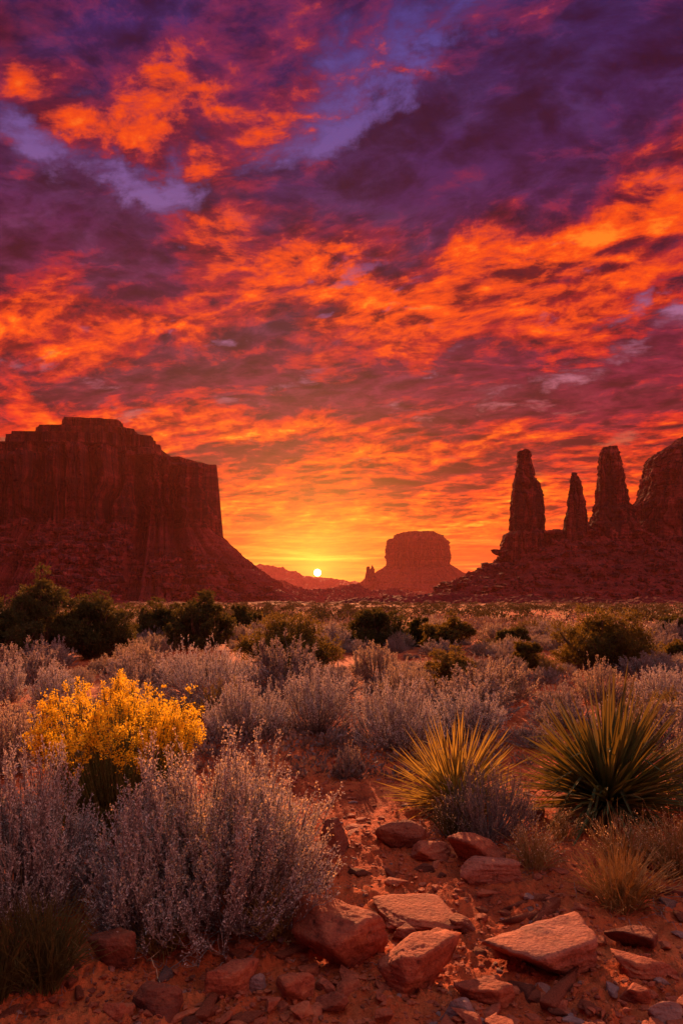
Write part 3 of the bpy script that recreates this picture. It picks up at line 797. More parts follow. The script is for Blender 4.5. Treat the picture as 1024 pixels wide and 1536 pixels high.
# ------------------------------------------------------------------ plants
class Leaves:
    """collects stems (3-sided tubes) and small blades as numpy arrays"""
    def __init__(s): s.v = []; s.f3 = []; s.f4 = []; s.n = 0
    def add(s, v, f):
        (s.f3 if f.shape[1] == 3 else s.f4).append(f + s.n); s.v.append(v); s.n += len(v)
    def tubes(s, P, r0, r1, sides=3):
        """P (n, k, 3) polylines"""
        n, k, _ = P.shape
        T = np.gradient(P, axis=1); T /= np.linalg.norm(T, axis=2, keepdims=True) + 1e-9
        up = np.array([0.31, 0.17, 0.93]); A = np.cross(T, up); A /= np.linalg.norm(A, axis=2, keepdims=True) + 1e-9
        B = np.cross(T, A)
        r0 = np.broadcast_to(r0, (n,)); r1 = np.broadcast_to(r1, (n,))
        rad = (r0[:, None] + (r1 - r0)[:, None] * np.linspace(0, 1, k)[None])[..., None]
        ring = [P + rad * (A * math.cos(q) + B * math.sin(q)) for q in np.arange(sides) * 2 * np.pi / sides]
        V_ = np.stack(ring, 2)                                   # n,k,sides,3
        f = grid_faces(k, sides, True)[None] + (np.arange(n) * k * sides)[:, None, None]
        s.add(V_.reshape(-1, 3), f.reshape(-1, 4))
    def blades(s, base, d, length, width, rs, bend=0.0, tri=False):
        """thin leaf from base along d; 4 corners, widest past the middle"""
        n = len(base)
        d = d / (np.linalg.norm(d, axis=1, keepdims=True) + 1e-9)
        side = np.cross(d, rs.normal(size=(n, 3))); side /= np.linalg.norm(side, axis=1, keepdims=True) + 1e-9
        L = np.broadcast_to(length, (n,))[:, None]; W = np.broadcast_to(width, (n,))[:, None]
        tip = base + d * L
        mid = base + d * L * 0.55
        V_ = np.stack([base, mid - side * W * 0.5, tip, mid + side * W * 0.5], 1)
        f = np.arange(n * 4).reshape(n, 4)
        s.add(V_.reshape(-1, 3), f)
    def mesh(s, name, mats, smooth=False):
        fs = []
        if s.f4: fs.append(np.concatenate(s.f4))
        if s.f3: fs.append(np.concatenate(s.f3))
        return make_mesh(name, np.concatenate(s.v), fs, mats, smooth)

def bez(a, b, c, k):
    t = np.linspace(0, 1, k)[None, :, None]
    return a[:, None] * (1 - t) ** 2 + 2 * b[:, None] * t * (1 - t) + c[:, None] * t ** 2
def along(P, t):
    """points and tangents on polylines P (n,k,3) at parameters t (n,m)"""
    n, k, _ = P.shape
    q = t * (k - 1); i = np.clip(q.astype(int), 0, k - 2); f = (q - i)[..., None]
    ar = np.arange(n)[:, None]
    a, b = P[ar, i], P[ar, i + 1]
    return a * (1 - f) + b * f, b - a

def sage_meshes(seed, w, h, stems, twigs, leaves, leaf_l, leaf_w, stem_r, lob=0.22, upright=1.0, leafmat='sage', seeds=0, leafcol=None, open_=0.0, depth=1.0):
    """a brush of woody stems that fork upwards into leafy wands; w is the full width, h the height"""
    rs = np.random.RandomState(seed)
    a = rs.rand(stems) * 2 * np.pi
    ce = rs.rand(stems) ** 0.75                              # 1 on top, 0 at the skirt
    el = np.arcsin(np.clip(ce, 0.02, 1))
    rr = rs.uniform(0.72, 1.0, stems)
    lobe = 1 + lob * fbm(np.cos(a) * 1.3 + seed, np.sin(a) * 1.3, ce * 1.5, 3)
    R_ = w / 2
    tip = np.stack([np.cos(a) * np.cos(el) * R_ * rr * lobe, np.sin(a) * np.cos(el) * R_ * rr * lobe * depth, (np.sin(el) * rr * lobe * (0.90 + 0.16 * rs.rand(stems))) * h], -1)
    tip[:, 2] = np.maximum(tip[:, 2], 0.10 * h)
    base = np.stack([np.cos(a + rs.normal(size=stems) * .6) * R_ * 0.12, np.sin(a + rs.normal(size=stems) * .6) * R_ * 0.12, -0.02 + 0 * a], -1) * rs.rand(stems, 1)
    base[:, 2] = -0.02
    mid = base * 0.30 + tip * np.array([0.86, 0.86, 0.34]) + rs.normal(size=(stems, 3)) * 0.05 * h
    mid[:, 2] = np.maximum(mid[:, 2], 0.05 * h)
    P = bez(base, mid, tip, 9)
    P[:, 1:-1] += rs.normal(size=(stems, 7, 3)) * 0.012 * h
    wood = Leaves(); wood.tubes(P, stem_r, stem_r * 0.35)
    # wands
    t = rs.uniform(0.40, 1.0, (stems, twigs)) ** 0.8
    b, d = along(P, t); b = b.reshape(-1, 3); d = d.reshape(-1, 3); d /= np.linalg.norm(d, axis=1, keepdims=True) + 1e-9
    nt_ = len(b)
    out = b * np.array([1, 1, 0.6]); out /= np.linalg.norm(out, axis=1, keepdims=True) + 1e-9
    d2 = d * 0.5 + out * 0.50 + np.array([0, 0, 0.42 * upright]) + rs.normal(size=(nt_, 3)) * 0.27
    d2 /= np.linalg.norm(d2, axis=1, keepdims=True)
    L = rs.uniform(0.07, 0.19, nt_)[:, None] * h * (0.75 + 0.5 * open_)
    e = b + d2 * L + np.array([0, 0, 0.03 * h])
    m_ = b + d2 * L * 0.5 + rs.normal(size=(nt_, 3)) * 0.012 * h
    Q = bez(b, m_, e, 4)
    wood.tubes(Q, stem_r * 0.42, stem_r * 0.22)
    leaf = Leaves()
    if leaves:
        t2 = rs.uniform(0.12, 1.0, (nt_, leaves))
        lb, ld = along(Q, t2); lb = lb.reshape(-1, 3); ld = ld.reshape(-1, 3); ld /= np.linalg.norm(ld, axis=1, keepdims=True) + 1e-9
        keep = (lb[:, 2] > (0.26 + 0.10 * rs.normal(size=len(lb))) * h) | (rs.rand(len(lb)) < .14)
        lb, ld = lb[keep], ld[keep]
        ld = ld * 0.9 + rs.normal(size=lb.shape) * 0.5
        leaf.blades(lb, ld, rs.uniform(0.7, 1.3, len(lb)) * leaf_l, leaf_w, rs)
    sd = None
    if seeds:
        sd = Leaves()
        pick = np.where(e[:, 2] > np.quantile(e[:, 2], 0.40))[0]
        t3 = rs.uniform(0.55, 1.05, (len(pick), seeds))
        lb, ld = along(Q[pick], np.clip(t3, 0, 1)); lb = lb.reshape(-1, 3) + rs.normal(size=(len(pick) * seeds, 3)) * 0.007
        sd.blades(lb, rs.normal(size=lb.shape) + np.array([0, 0, .8]), leaf_l * 0.8, leaf_l * 0.6, rs)
    return wood, leaf, sd

def shrub_thing(nm, parts, loc, rz=0.0, sc=(1, 1, 1), label=None, cat='shrub', group=None):
    """parts: list of (part name, mesh)"""
    e = bpy.data.objects.new(nm, None); COL.objects.link(e); e.location = loc; e.rotation_euler = (0, 0, rz); e.scale = sc
    e.empty_display_size = 0.2
    for pn, me in parts:
        c = link(pn, me, e)
        if pn == 'seed_heads': c['kind'] = 'stuff'
    return tag(e, label, cat, group)
def copy_tree(o, loc, rz, sc, label):
    c = o.copy(); COL.objects.link(c); c.location = loc; c.rotation_euler = (0, 0, rz); c.scale = sc
    c['label'] = label
    for ch in o.children:
        d = ch.copy(); COL.objects.link(d); d.parent = c
    return c

def fit(pl, pr, ptop, pbase):
    """ground point, width and height in metres of a plant that spans these pixels"""
    p = at((pl + pr) / 2, pbase)
    w = (pr - pl) / F * p.y
    h = (pbase - ptop) / F * p.y
    return p, w, h

def grass_mesh(seed, w, h, n, lean=0.5, width=0.0035, segs=5, droop=0.25):
    rs = np.random.RandomState(seed); G = Leaves()
    a = rs.rand(n) * 6.283; r = rs.rand(n) ** 0.6
    base = np.stack([np.cos(a) * r * w * 0.22, np.sin(a) * r * w * 0.22, -0.01 + 0 * a], -1)
    a2 = a + rs.normal(size=n) * 0.5
    ln = rs.uniform(0.35, 1.0, n)
    reach = r * w * 0.5 * lean * 1.6 * rs.uniform(.4, 1, n)
    tip = base + np.stack([np.cos(a2) * reach, np.sin(a2) * reach, h * ln * (1 - droop * r)], -1)
    mid = base + (tip - base) * np.array([0.3, 0.3, 0.62]) + rs.normal(size=(n, 3)) * 0.02 * h
    P = bez(base, mid, tip, segs)
    G.tubes(P, width * 0.5, width * 0.16)
    return G, P, rs

# --- sagebrush prototypes -------------------------------------------------
def sage_proto(seed, res, leafmat='sage', **k):
    if res == 'hero': a = dict(stems=330, twigs=12, leaves=18, leaf_l=.0140, leaf_w=.0042, stem_r=.0042)
    elif res == 'mid': a = dict(stems=150, twigs=10, leaves=8, leaf_l=.030, leaf_w=.010, stem_r=.006)
    else: a = dict(stems=70, twigs=7, leaves=7, leaf_l=.055, leaf_w=.020, stem_r=.009)
    a.update(k)
    wd, lf, sd = sage_meshes(seed, leafmat=leafmat, **a)
    return [('branches', wd.mesh('branches', [M['twig']])), ('foliage', lf.mesh('foliage', [M[leafmat]]))] + ([('seed_heads', sd.mesh('seed_heads', [M['seed']]))] if sd else [])

# the big bush at lower left and its companions, one mesh each
HERO = [
    # left, right, top, base, label, material, seed, options
    (150, 515, 1098, 1372, 'largest silvery sagebrush in the left foreground, its tips glowing orange, right of the yellow bloom', 'sage', 1, dict(seeds=3, lob=.40, stems=520, upright=1.0)),
    (138, 315, 1185, 1408, 'small silver sagebrush leaning out in front of the largest sagebrush, over a dark red stone', 'sage', 2, dict(stems=190, seeds=1, open_=.4, lob=.5)),
    (-95, 165, 1120, 1372, 'grey sagebrush cut by the left edge of the frame, below the yellow bloom', 'sage', 3, dict(stems=330, lob=.4, upright=1.3)),
    (652, 812, 1135, 1255, 'leafless twiggy grey shrub between the two yuccas', 'sage_warm', 4, dict(stems=190, leaves=4, twigs=9, leaf_l=.010)),
    (292, 440, 1012, 1108, 'lavender sagebrush right behind the yellow flowering bush', 'sage', 5, dict(stems=220, twigs=9, leaf_l=.02, leaf_w=.007, leaves=11)),
    (405, 545, 992, 1100, 'tall lavender sagebrush in the middle, touching the one behind the yellow bloom', 'sage', 6, dict(stems=230, twigs=9, leaf_l=.02, leaf_w=.007, leaves=11)),
    (515, 668, 1012, 1122, 'broad lavender sagebrush in the middle, just up the track from the small yucca', 'sage', 7, dict(stems=240, twigs=9, leaf_l=.02, leaf_w=.007, leaves=11)),
    (630, 772, 1022, 1108, 'lavender sagebrush directly behind the small yucca', 'sage', 8, dict(stems=200, twigs=9, leaf_l=.02, leaf_w=.007, leaves=11)),
    (222, 402, 962, 1046, 'wide grey sagebrush beyond the yellow bloom, in front of the middle junipers', 'sage', 9, dict(stems=240, twigs=9, leaf_l=.026, leaf_w=.009, leaves=10)),
    (44, 128, 990, 1062, 'round grey sagebrush behind the left end of the yellow bloom', 'sage', 10, dict(stems=150, twigs=9, leaf_l=.024, leaf_w=.008, leaves=10)),
    (-35, 46, 985, 1054, 'grey sagebrush at the left edge below the big juniper', 'sage', 11, dict(stems=150, twigs=9, leaf_l=.024, leaf_w=.008, leaves=10)),
    (-40, 66, 1052, 1160, 'warm tipped sagebrush at the left edge beside the yellow bloom', 'sage_warm', 12, dict(stems=190, twigs=9, leaf_l=.018, leaf_w=.006, leaves=11)),
    (494, 548, 1112, 1168, 'little brown brush on bare soil right of the largest sagebrush', 'sage_warm', 13, dict(stems=80, leaves=6, leaf_l=.012)),
    (850, 960, 992, 1052, 'pinkish sagebrush behind the large yucca, in front of the round juniper', 'sage_warm', 14, dict(stems=170, twigs=9, leaf_l=.024, leaf_w=.008, leaves=9)),
    (940, 1050, 998, 1062, 'grey sagebrush behind the right half of the large yucca', 'sage', 15, dict(stems=170, twigs=9, leaf_l=.024, leaf_w=.008, leaves=10)),
    (985, 1075, 1095, 1215, 'pale dry shrub at the right edge behind the large yucca', 'sage_warm', 16, dict(stems=150, leaves=8, leaf_l=.014)),
    (135, 235, 1005, 1085, 'pinkish sagebrush peeping over the middle of the yellow bloom', 'sage_warm', 18, dict(stems=150, twigs=9, leaf_l=.02, leaf_w=.007, leaves=9)),
    (560, 650, 985, 1052, 'orange tipped sagebrush standing behind the broad lavender one', 'sage_warm', 19, dict(stems=150, twigs=9, leaf_l=.024, leaf_w=.008, leaves=9)),
]
occupied = []
for (l, r, t_, b_, lab, mt, sd, op) in HERO:
    p, w, h = fit(l, r, t_, b_)
    op = dict(op); op.pop('w_', None)
    shrub_thing('sagebrush', sage_proto(sd, 'hero', mt, w=w * (.93 if sd < 4 else 1.0), h=h * 1.0, **op), p, 0, label=lab, cat='sagebrush', group='sagebrush near the camera')
    occupied.append((p.x, p.y, w / 2))

# --- yellow flowering bush -------------------------------------------------
def rabbitbrush(l, r, t_, b_, seed):
    p, w, h = fit(l, r, t_, b_); rs = np.random.RandomState(seed)
    wd, lf, _ = sage_meshes(seed, w * 0.92, h * 0.86, 330, 5, 9, .028, .0028, .0042, lob=.12, upright=1.4)
    n = 430
    # flower heads: flattish plumes of tiny florets on the wand tips
    fl = Leaves(); st = Leaves()
    a = rs.rand(n) * 6.283; ce = rs.uniform(0.10, 1.0, n); el = np.arcsin(ce)
    lo = 1 + .26 * fbm(np.cos(a) * 2.0, np.sin(a) * 2.0, ce * 2.5, 3)
    tip = np.stack([np.cos(a) * np.cos(el) ** .7 * w * .50 * lo, np.sin(a) * np.cos(el) ** .7 * w * .50 * lo, h * (.76 + .27 * np.sin(el) ** .8) * lo * rs.uniform(.80, 1.06, n)], -1)
    kp = fbm(tip[:, 0] * 7, tip[:, 1] * 7, tip[:, 2] * 7, 2) > -.30; tip = tip[kp]; n = len(tip)
    base = tip * np.array([.25, .25, .12]); mid = tip * np.array([.75, .75, .5])
    st.tubes(bez(base, mid, tip, 6), .0035, .0018)
    m = 5
    sub = tip[:, None] + rs.normal(size=(n, m, 3)) * np.array([.020, .020, .016])
    sub[..., 2] -= rs.rand(n, m) * .055
    st.tubes(bez(np.repeat(tip - [0, 0, .08], m, 0), np.repeat(tip - [0, 0, .035], m, 0), sub.reshape(-1, 3), 3), .0016, .001)
    q = 15
    fc = sub[:, :, None] + rs.normal(size=(n, m, q, 3)) * np.array([.0085, .0085, .010])
    fc = fc.reshape(-1, 3)
    fl.blades(fc, rs.normal(size=fc.shape) + np.array([0, 0, .7]), .0125, .0095, rs)
    shrub_thing('rabbitbrush', [('branches', wd.mesh('branches', [M['greenstem']])), ('flower_stalks', st.mesh('flower_stalks', [M['greenstem']])),
                ('foliage', lf.mesh('foliage', [M['greenstem']])), ('flowers', fl.mesh('flowers', [M['flower']]))], p,
                label='bush covered in bright yellow flowers, left foreground, behind the largest sagebrush', cat='flowering bush')
    occupied.append((p.x, p.y, w / 2))
rabbitbrush(62, 288, 1048, 1258, 21)

# --- yuccas ------------------------------------------------------------------
def yucca(l, r, t_, b_, cxp, seed, n, wid, label, mat='yucca'):
    p = at(cxp, b_); s = p.y / F
    rs = np.random.RandomState(seed)
    top = (b_ - t_) * s; half = (r - l) / 2 * s
    def leafset(el, az, ln, droop, width, segs=8):
        k = len(el)
        d0 = np.stack([np.cos(az) * np.cos(el), np.sin(az) * np.cos(el), np.sin(el)], -1)
        base = d0 * .035 + np.array([0, 0, .10 * top]) + rs.normal(size=(k, 3)) * .012
        t = np.linspace(0, 1, segs)[None, :, None]
        P = base[:, None] + d0[:, None] * ln[:, None, None] * t
        P[..., 2] -= (droop[:, None, None] * ln[:, None, None] * t ** 2.2)[..., 0]
        P[..., :2] += (rs.normal(size=(k, 1, 2)) * .035) * t ** 2
        kink = (rs.rand(k) < .10)[:, None] * np.clip(t[0, :, 0][None] - rs.uniform(.45, .75, k)[:, None], 0, 1)
        P[..., 2] -= kink * ln[:, None] * .9
        T = np.gradient(P, axis=1); T /= np.linalg.norm(T, axis=2, keepdims=True)
        side = np.cross(T, np.array([0, 0, 1.0])); side /= np.linalg.norm(side, axis=2, keepdims=True) + 1e-6
        nrm = np.cross(side, T)
        tw = rs.normal(size=(k, 1, 1)) * .5
        side, nrm = side * np.cos(tw) + nrm * np.sin(tw), nrm * np.cos(tw) - side * np.sin(tw)
        wp = np.interp(np.linspace(0, 1, segs), [0, .12, .45, .8, 1], [.75, .8, 1, .55, .03])[None, :, None] * width[:, None, None] * .5
        L_, C_, R__ = P - side * wp + nrm * wp * .35, P - nrm * wp * .15, P + side * wp + nrm * wp * .35
        V_ = np.stack([L_, C_, R__], 2).reshape(-1, 3)
        f = (grid_faces(segs, 3)[None] + (np.arange(k) * segs * 3)[:, None, None]).reshape(-1, 4)
        return V_, f
    el = np.arcsin(np.clip(rs.rand(n) ** 0.62, 0, .999)) ; az = rs.rand(n) * 6.283
    el = np.clip(el * 1.0 - .06, -.15, 1.55)
    e_l = 1.0 / np.sqrt((np.cos(el) / half) ** 2 + (np.sin(el) / (top * 0.93)) ** 2)
    V1, f1 = leafset(el, az, e_l * rs.uniform(.88, 1.2, n), rs.uniform(.0, 1.0, n) ** 2 * .28 * (1.25 - el), wid * rs.uniform(.75, 1.2, n))
    nd = n // 3
    el2 = rs.uniform(-.35, .12, nd); az2 = rs.rand(nd) * 6.283
    V2, f2 = leafset(el2, az2, half * rs.uniform(.45, .95, nd), rs.uniform(.1, .45, nd), wid * rs.uniform(.6, 1.0, nd))
    V2[:, 2] = np.maximum(V2[:, 2], .01)
    # short woody heart
    hv, hf = ico(3); hv = hv * np.array([.07, .07, .10 * top / .5]) * (1 + .15 * fbm(hv[:, 0:1] * 3, hv[:, 1:2] * 3, hv[:, 2:3] * 3, 2)) + np.array([0, 0, .08 * top])
    shrub_thing('yucca', [('green_leaves', make_mesh('green_leaves', V1, [f1], [M[mat]])), ('dead_leaves', make_mesh('dead_leaves', V2, [f2], [M['yucca_dry']])),
                          ('stem', make_mesh('stem', hv, [hf], [M['bark']], True))], p, label=label, cat='yucca', group='yuccas')
    occupied.append((p.x, p.y, half * .7))
yucca(795, 1048, 1036, 1222, 912, 31, 520, .027, 'large spiky dark green yucca on the right')
yucca(588, 792, 1090, 1222, 684, 32, 360, .016, 'small yucca with orange lit leaves behind the leafless twiggy shrub', 'yucca_lit')

# --- dry grass and small brush ------------------------------------------------
def tuft(l, r, t_, b_, seed, n, label, mat='grass', seeds=False, width=.0050, droop=.25):
    p, w, h = fit(l, r, t_, b_)
    G, P, rs = grass_mesh(seed, w, h, int(n * .62), lean=.85, width=width, droop=droop)
    parts = [('blades', G.mesh('blades', [M[mat]]))]
    if seeds:
        S = Leaves(); k = len(P)
        t = rs.uniform(.72, 1.0, (k, 5)); b, d = along(P, t); b = b.reshape(-1, 3); d = d.reshape(-1, 3)
        b = b + rs.normal(size=b.shape) * .005
        S.blades(b, d * 20 + rs.normal(size=b.shape) * .6, .009, .005, rs); parts.append(('seed_heads', S.mesh('seed_heads', [M['seed']])))
    # side shoots
    S2 = Leaves(); t = rs.uniform(.2, .8, (len(P), 3)); b, d = along(P, t); b = b.reshape(-1, 3); d = d.reshape(-1, 3); d /= np.linalg.norm(d, axis=1, keepdims=True)
    e = b + (d + rs.normal(size=b.shape) * .45) * rs.uniform(.08, .28, (len(b), 1)) * h
    S2.tubes(bez(b, (b + e) / 2 + rs.normal(size=b.shape) * .004, e, 3), width * .32, width * .12)
    parts.append(('side_shoots', S2.mesh('side_shoots', [M[mat]])))
    shrub_thing('dry_grass_tuft', parts, p, label=label, cat='dry grass', group='dry grass tufts')
    occupied.append((p.x, p.y, w * .4))
tuft(368, 466, 1312, 1406, 41, 260, 'dry grass tuft with white seed heads right of the largest sagebrush, by the big boulder', seeds=True)
tuft(0, 128, 1322, 1478, 42, 420, 'olive grass tuft in the bottom left corner under the sagebrush', 'greenbush')
tuft(-60, 40, 1330, 1500, 43, 260, 'olive grass tuft cut by the left edge in the bottom left corner', 'greenbush')
tuft(762, 836, 1222, 1304, 44, 170, 'straw coloured tuft right of the pale flat stone, below the twiggy shrub', seeds=True)
tuft(822, 866, 1205, 1262, 45, 110, 'little straw tuft at the left foot of the large yucca', seeds=True)
tuft(866, 994, 1262, 1358, 46, 420, 'low bushy straw tuft nearest the camera on the right')
tuft(888, 985, 1210, 1302, 47, 260, 'straw tuft in front of the large yucca', seeds=True)
tuft(966, 1062, 1205, 1316, 48, 330, 'golden straw tuft at the right edge below the large yucca', seeds=True)
tuft(644, 712, 1180, 1256, 49, 170, 'yellowish tuft at the left foot of the leafless twiggy shrub', 'greenbush', seeds=True)
tuft(196, 300, 1330, 1424, 50, 120, 'thin dark dry stalks under the small silver sagebrush')
tuft(300, 372, 1260, 1375, 51, 130, 'sparse dry grass under the right half of the largest sagebrush')
# --- junipers ------------------------------------------------------------------
def juniper_meshes(seed, w, h, clumps=70, tufts=34, leaf=.055, leafw=.022, mat='juniper', lift=0.0):
    rs = np.random.RandomState(seed)
    a = rs.rand(clumps) * 6.283; ce = rs.rand(clumps) ** .9; el = np.arcsin(np.clip(ce, 0, 1))
    rr = rs.uniform(.45, 1.0, clumps) ** .6
    lo = 1 + .48 * fbm(np.cos(a) * 1.9 + seed, np.sin(a) * 1.4, ce * 2, 3)
    C_ = np.stack([np.cos(a) * np.cos(el) * w * .44 * rr * lo, np.sin(a) * np.cos(el) * w * .44 * rr * lo, h * (lift + .12 + (.80 - lift) * np.sin(el) * rr * lo)], -1)
    tr = Leaves()
    nb = rs.randint(3, 5)
    for q in range(nb):
        b0 = np.array([[rs.normal() * .06, rs.normal() * .06, -.05]]); az = q * 6.28 / nb + rs.rand()
        b1 = np.array([[math.cos(az) * w * .12, math.sin(az) * w * .12, h * .55]])
        tr.tubes(bez(b0, b0 * .5 + b1 * .5 + rs.normal(size=(1, 3)) * .08, b1, 8), .045 * w, .018 * w, 7)
    k = rs.rand(clumps, 1)
    st = np.stack([np.cos(a) * w * .05, np.sin(a) * w * .05, h * .2 * k[:, 0]], -1)
    md = st * .4 + C_ * np.array([.6, .6, .35]) + rs.normal(size=(clumps, 3)) * .05 * h
    tr.tubes(bez(st, md, C_, 7), .016 * w, .005 * w, 4)
    cr = Leaves()
    cs = rs.uniform(.06, .125, clumps)[:, None, None] * w
    d = rs.normal(size=(clumps, tufts, 3)); d /= np.linalg.norm(d, axis=2, keepdims=True); d[..., 2] = d[..., 2] * .75 + .12
    tc = C_[:, None] + d * cs * rs.uniform(.5, 1.15, (clumps, tufts, 1))
    m = 11
    T = tc[:, :, None] + rs.normal(size=(clumps, tufts, m, 3)) * .022 * w * .55
    D_ = d[:, :, None] * .9 + np.array([0, 0, .55]) + rs.normal(size=T.shape) * .55
    cr.blades(T.reshape(-1, 3), D_.reshape(-1, 3), rs.uniform(.6, 1.3, T.reshape(-1, 3).shape[0]) * leaf, leafw, rs)
    return [('trunk', tr.mesh('trunk', [M['bark']], True)), ('crown', cr.mesh('crown', [M[mat]]))]
JUN = [
    (18, 108, 868, 992, 'tallest dark juniper at the left, its top against the slope of the mesa', 'juniper', 90),
    (-60, 60, 900, 1000, 'dark juniper cut by the left edge of the frame', 'juniper', 80),
    (88, 190, 896, 988, 'dark juniper right of the tallest one at the left', 'juniper', 80),
    (204, 282, 910, 968, 'dark juniper in the left middle ground, left one of an adjoining pair', 'juniper', 60),
    (262, 346, 898, 974, 'dark juniper in the left middle ground, right one of an adjoining pair', 'juniper', 60),
    (344, 392, 915, 952, 'small reddish juniper directly left of the sun glow', 'juniper', 40),
    (366, 500, 934, 1006, 'wide low olive juniper in the middle, behind the lavender sagebrush', 'greenj', 80),
    (516, 600, 917, 972, 'juniper below the far butte, left of a smaller round one', 'juniper', 60),
    (604, 644, 936, 970, 'very small juniper between two larger ones below the far butte', 'juniper', 36),
    (636, 702, 930, 976, 'round olive juniper below and right of the far butte', 'greenj', 50),
    (842, 968, 922, 1004, 'large round olive juniper at the right, behind the large yucca', 'greenj', 90),
    (764, 806, 962, 1010, 'little olive bush left of the large round juniper', 'greenj', 36),
    (996, 1060, 928, 962, 'dark juniper at the right edge of the plain', 'juniper', 40),
    (742, 790, 944, 970, 'small dark juniper on the plain below the tallest rock spire', 'juniper', 34),
    (1000, 1050, 966, 992, 'low olive bush at the right edge beside the large round juniper', 'greenj', 34),
    (640, 706, 980, 1034, 'yellow green bush behind the broad lavender sagebrush', 'greenbush', 40),
]
M['greenj'] = mat_leaf('olive_juniper_leaf', [(.032, .036, .012), (.062, .062, .018), (.11, .10, .028)], 0.28, (.36, .23, .03))
for i, (l, r, t_, b_, lab, mt, cl) in enumerate(JUN):
    p, w, h = fit(l, r, t_, b_)
    sc = p.y / 14.0
    shrub_thing('juniper' if mt != 'greenbush' else 'green_bush', juniper_meshes(60 + i, w * 1.22, h * 1.10, int(cl * 1.3), 30, .050 * max(sc, .8), .020 * max(sc, .8), mt), p, label=lab, cat='juniper' if mt != 'greenbush' else 'bush', group='junipers on the plain' if mt != 'greenbush' else None)
    occupied.append((p.x, p.y, w / 2))

# --- scrub of the plain -------------------------------------------------------
def proto_set():
    out = []
    for i, (mt, res) in enumerate([('sage_mid', 'mid'), ('sage_mid', 'mid'), ('sage_warm', 'mid'), ('sage_mid', 'mid'), ('greenbush', 'mid'), ('sage_warm', 'mid')]):
        out.append(sage_proto(100 + i, 'mid', mt, w=1.0, h=0.62, lob=.3))
    return out
rs = np.random.RandomState(77)
protos = proto_set()
NAMES = ['sagebrush', 'sagebrush', 'sagebrush', 'sagebrush', 'green_bush', 'sagebrush']
roots = [None] * len(protos)
LAB = {'sage': 'small grey sagebrush scattered over the open plain beyond the front row of bushes', 'sage_warm': 'small tawny dry shrub scattered over the open plain beyond the front row of bushes', 'greenbush': 'small yellow green bush scattered over the open plain beyond the front row of bushes'}
kinds = ['sage', 'sage', 'sage_warm', 'sage', 'greenbush', 'sage_warm']
GRP = {'sage': 'grey sagebrush on the plain', 'sage_warm': 'tawny shrubs on the plain', 'greenbush': 'yellow green bushes on the plain'}
pts = []
tries = 0
while len(pts) < 296 and tries < 60000:
    tries += 1
    # fill from near to far
    y = 6.6 + 19 * (len(pts) / 296) ** 0.70 + rs.normal() * 1.2
    if y < 6.3: continue
    x = rs.uniform(-0.56, 0.56) * y
    if y < 9 and -0.12 < x / y < 0.22 and rs.rand() < .5: continue
    w = rs.uniform(.55, 1.6) * (1 if rs.rand() < .68 else .42) * (0.80 + y * .012)
    if fbm(x * .22, y * .22, 3.1, 3) < -.20: continue
    if all((x - a) ** 2 + (y - b) ** 2 > ((.74 if y < 16 else .62) * (c + w / 2)) ** 2 for a, b, c in occupied):
        occupied.append((x, y, w / 2)); pts.append((x, y, w))
for (x, y, w) in pts:
    k = rs.choice(len(protos), p=[.22, .19, .15, .16, .15, .13])
    loc = (x, y, float(ground_z(x, y))); rz = rs.rand() * 6.28; sc = (w, w, w * rs.uniform(.5, .98))
    if roots[k] is None:
        roots[k] = shrub_thing(NAMES[k], protos[k], loc, rz, sc, LAB[kinds[k]], 'bush' if kinds[k] == 'greenbush' else 'sagebrush', GRP[kinds[k]])
    else:
        copy_tree(roots[k], loc, rz, sc, LAB[kinds[k]])

def far_scrub(name, label, n, y0, y1, blades, leaf, mat, seed, hh=.55, size=1.0):
    """the rest of the scrub, past counting: low tufted domes out to the foot of the mesas"""
    rs = np.random.RandomState(seed)
    u = rs.rand(n * 3)
    y = 1 / (1 / y0 + (1 / y1 - 1 / y0) * u) if False else (y0 ** 0.6 + (y1 ** 0.6 - y0 ** 0.6) * u) ** (1 / 0.6)
    x = rs.uniform(-.62, .62, n * 3) * y
    ok = fbm(x * .06, y * .06, seed * 1.3, 4) > -.05
    x, y = x[ok][:n], y[ok][:n]; n = len(x)
    w = rs.uniform(.5, 1.35, n) * (1 + y / 350) * size
    a = rs.rand(n, blades) * 6.283; ce = rs.rand(n, blades) ** .8; el = np.arcsin(ce)
    r = rs.uniform(.55, 1, (n, blades))
    W = w[:, None]
    P = np.stack([x[:, None] + np.cos(a) * np.cos(el) * W * .5 * r, y[:, None] + np.sin(a) * np.cos(el) * W * .5 * r, ground_z(x, y)[:, None] + np.sin(el) * r * W * hh], -1)
    D_ = np.stack([np.cos(a) * .5, np.sin(a) * .5, .9 + 0 * a], -1) + rs.normal(size=P.shape) * .4
    L = Leaves(); ln = (leaf * W * np.ones((1, blades))).reshape(-1) * rs.uniform(.7, 1.3, n * blades)
    L.blades(P.reshape(-1, 3), D_.reshape(-1, 3), ln, ln * .55, rs)
    tag(link(name, L.mesh(name, [M[mat]])), label, 'scrub', kind='stuff')
far_scrub('distant_scrub', 'grey scrub covering the plain out to the mesas', 2600, 26, 400, 80, .10, 'scrub', 5, .40)
far_scrub('distant_scrub', 'tawny dry scrub covering the plain out to the mesas', 900, 22, 380, 80, .10, 'sage_warm', 6, .36)
far_scrub('distant_scrub', 'dark green scrub dotted over the far plain', 2400, 34, 430, 100, .14, 'scrub_dark', 7, .55)

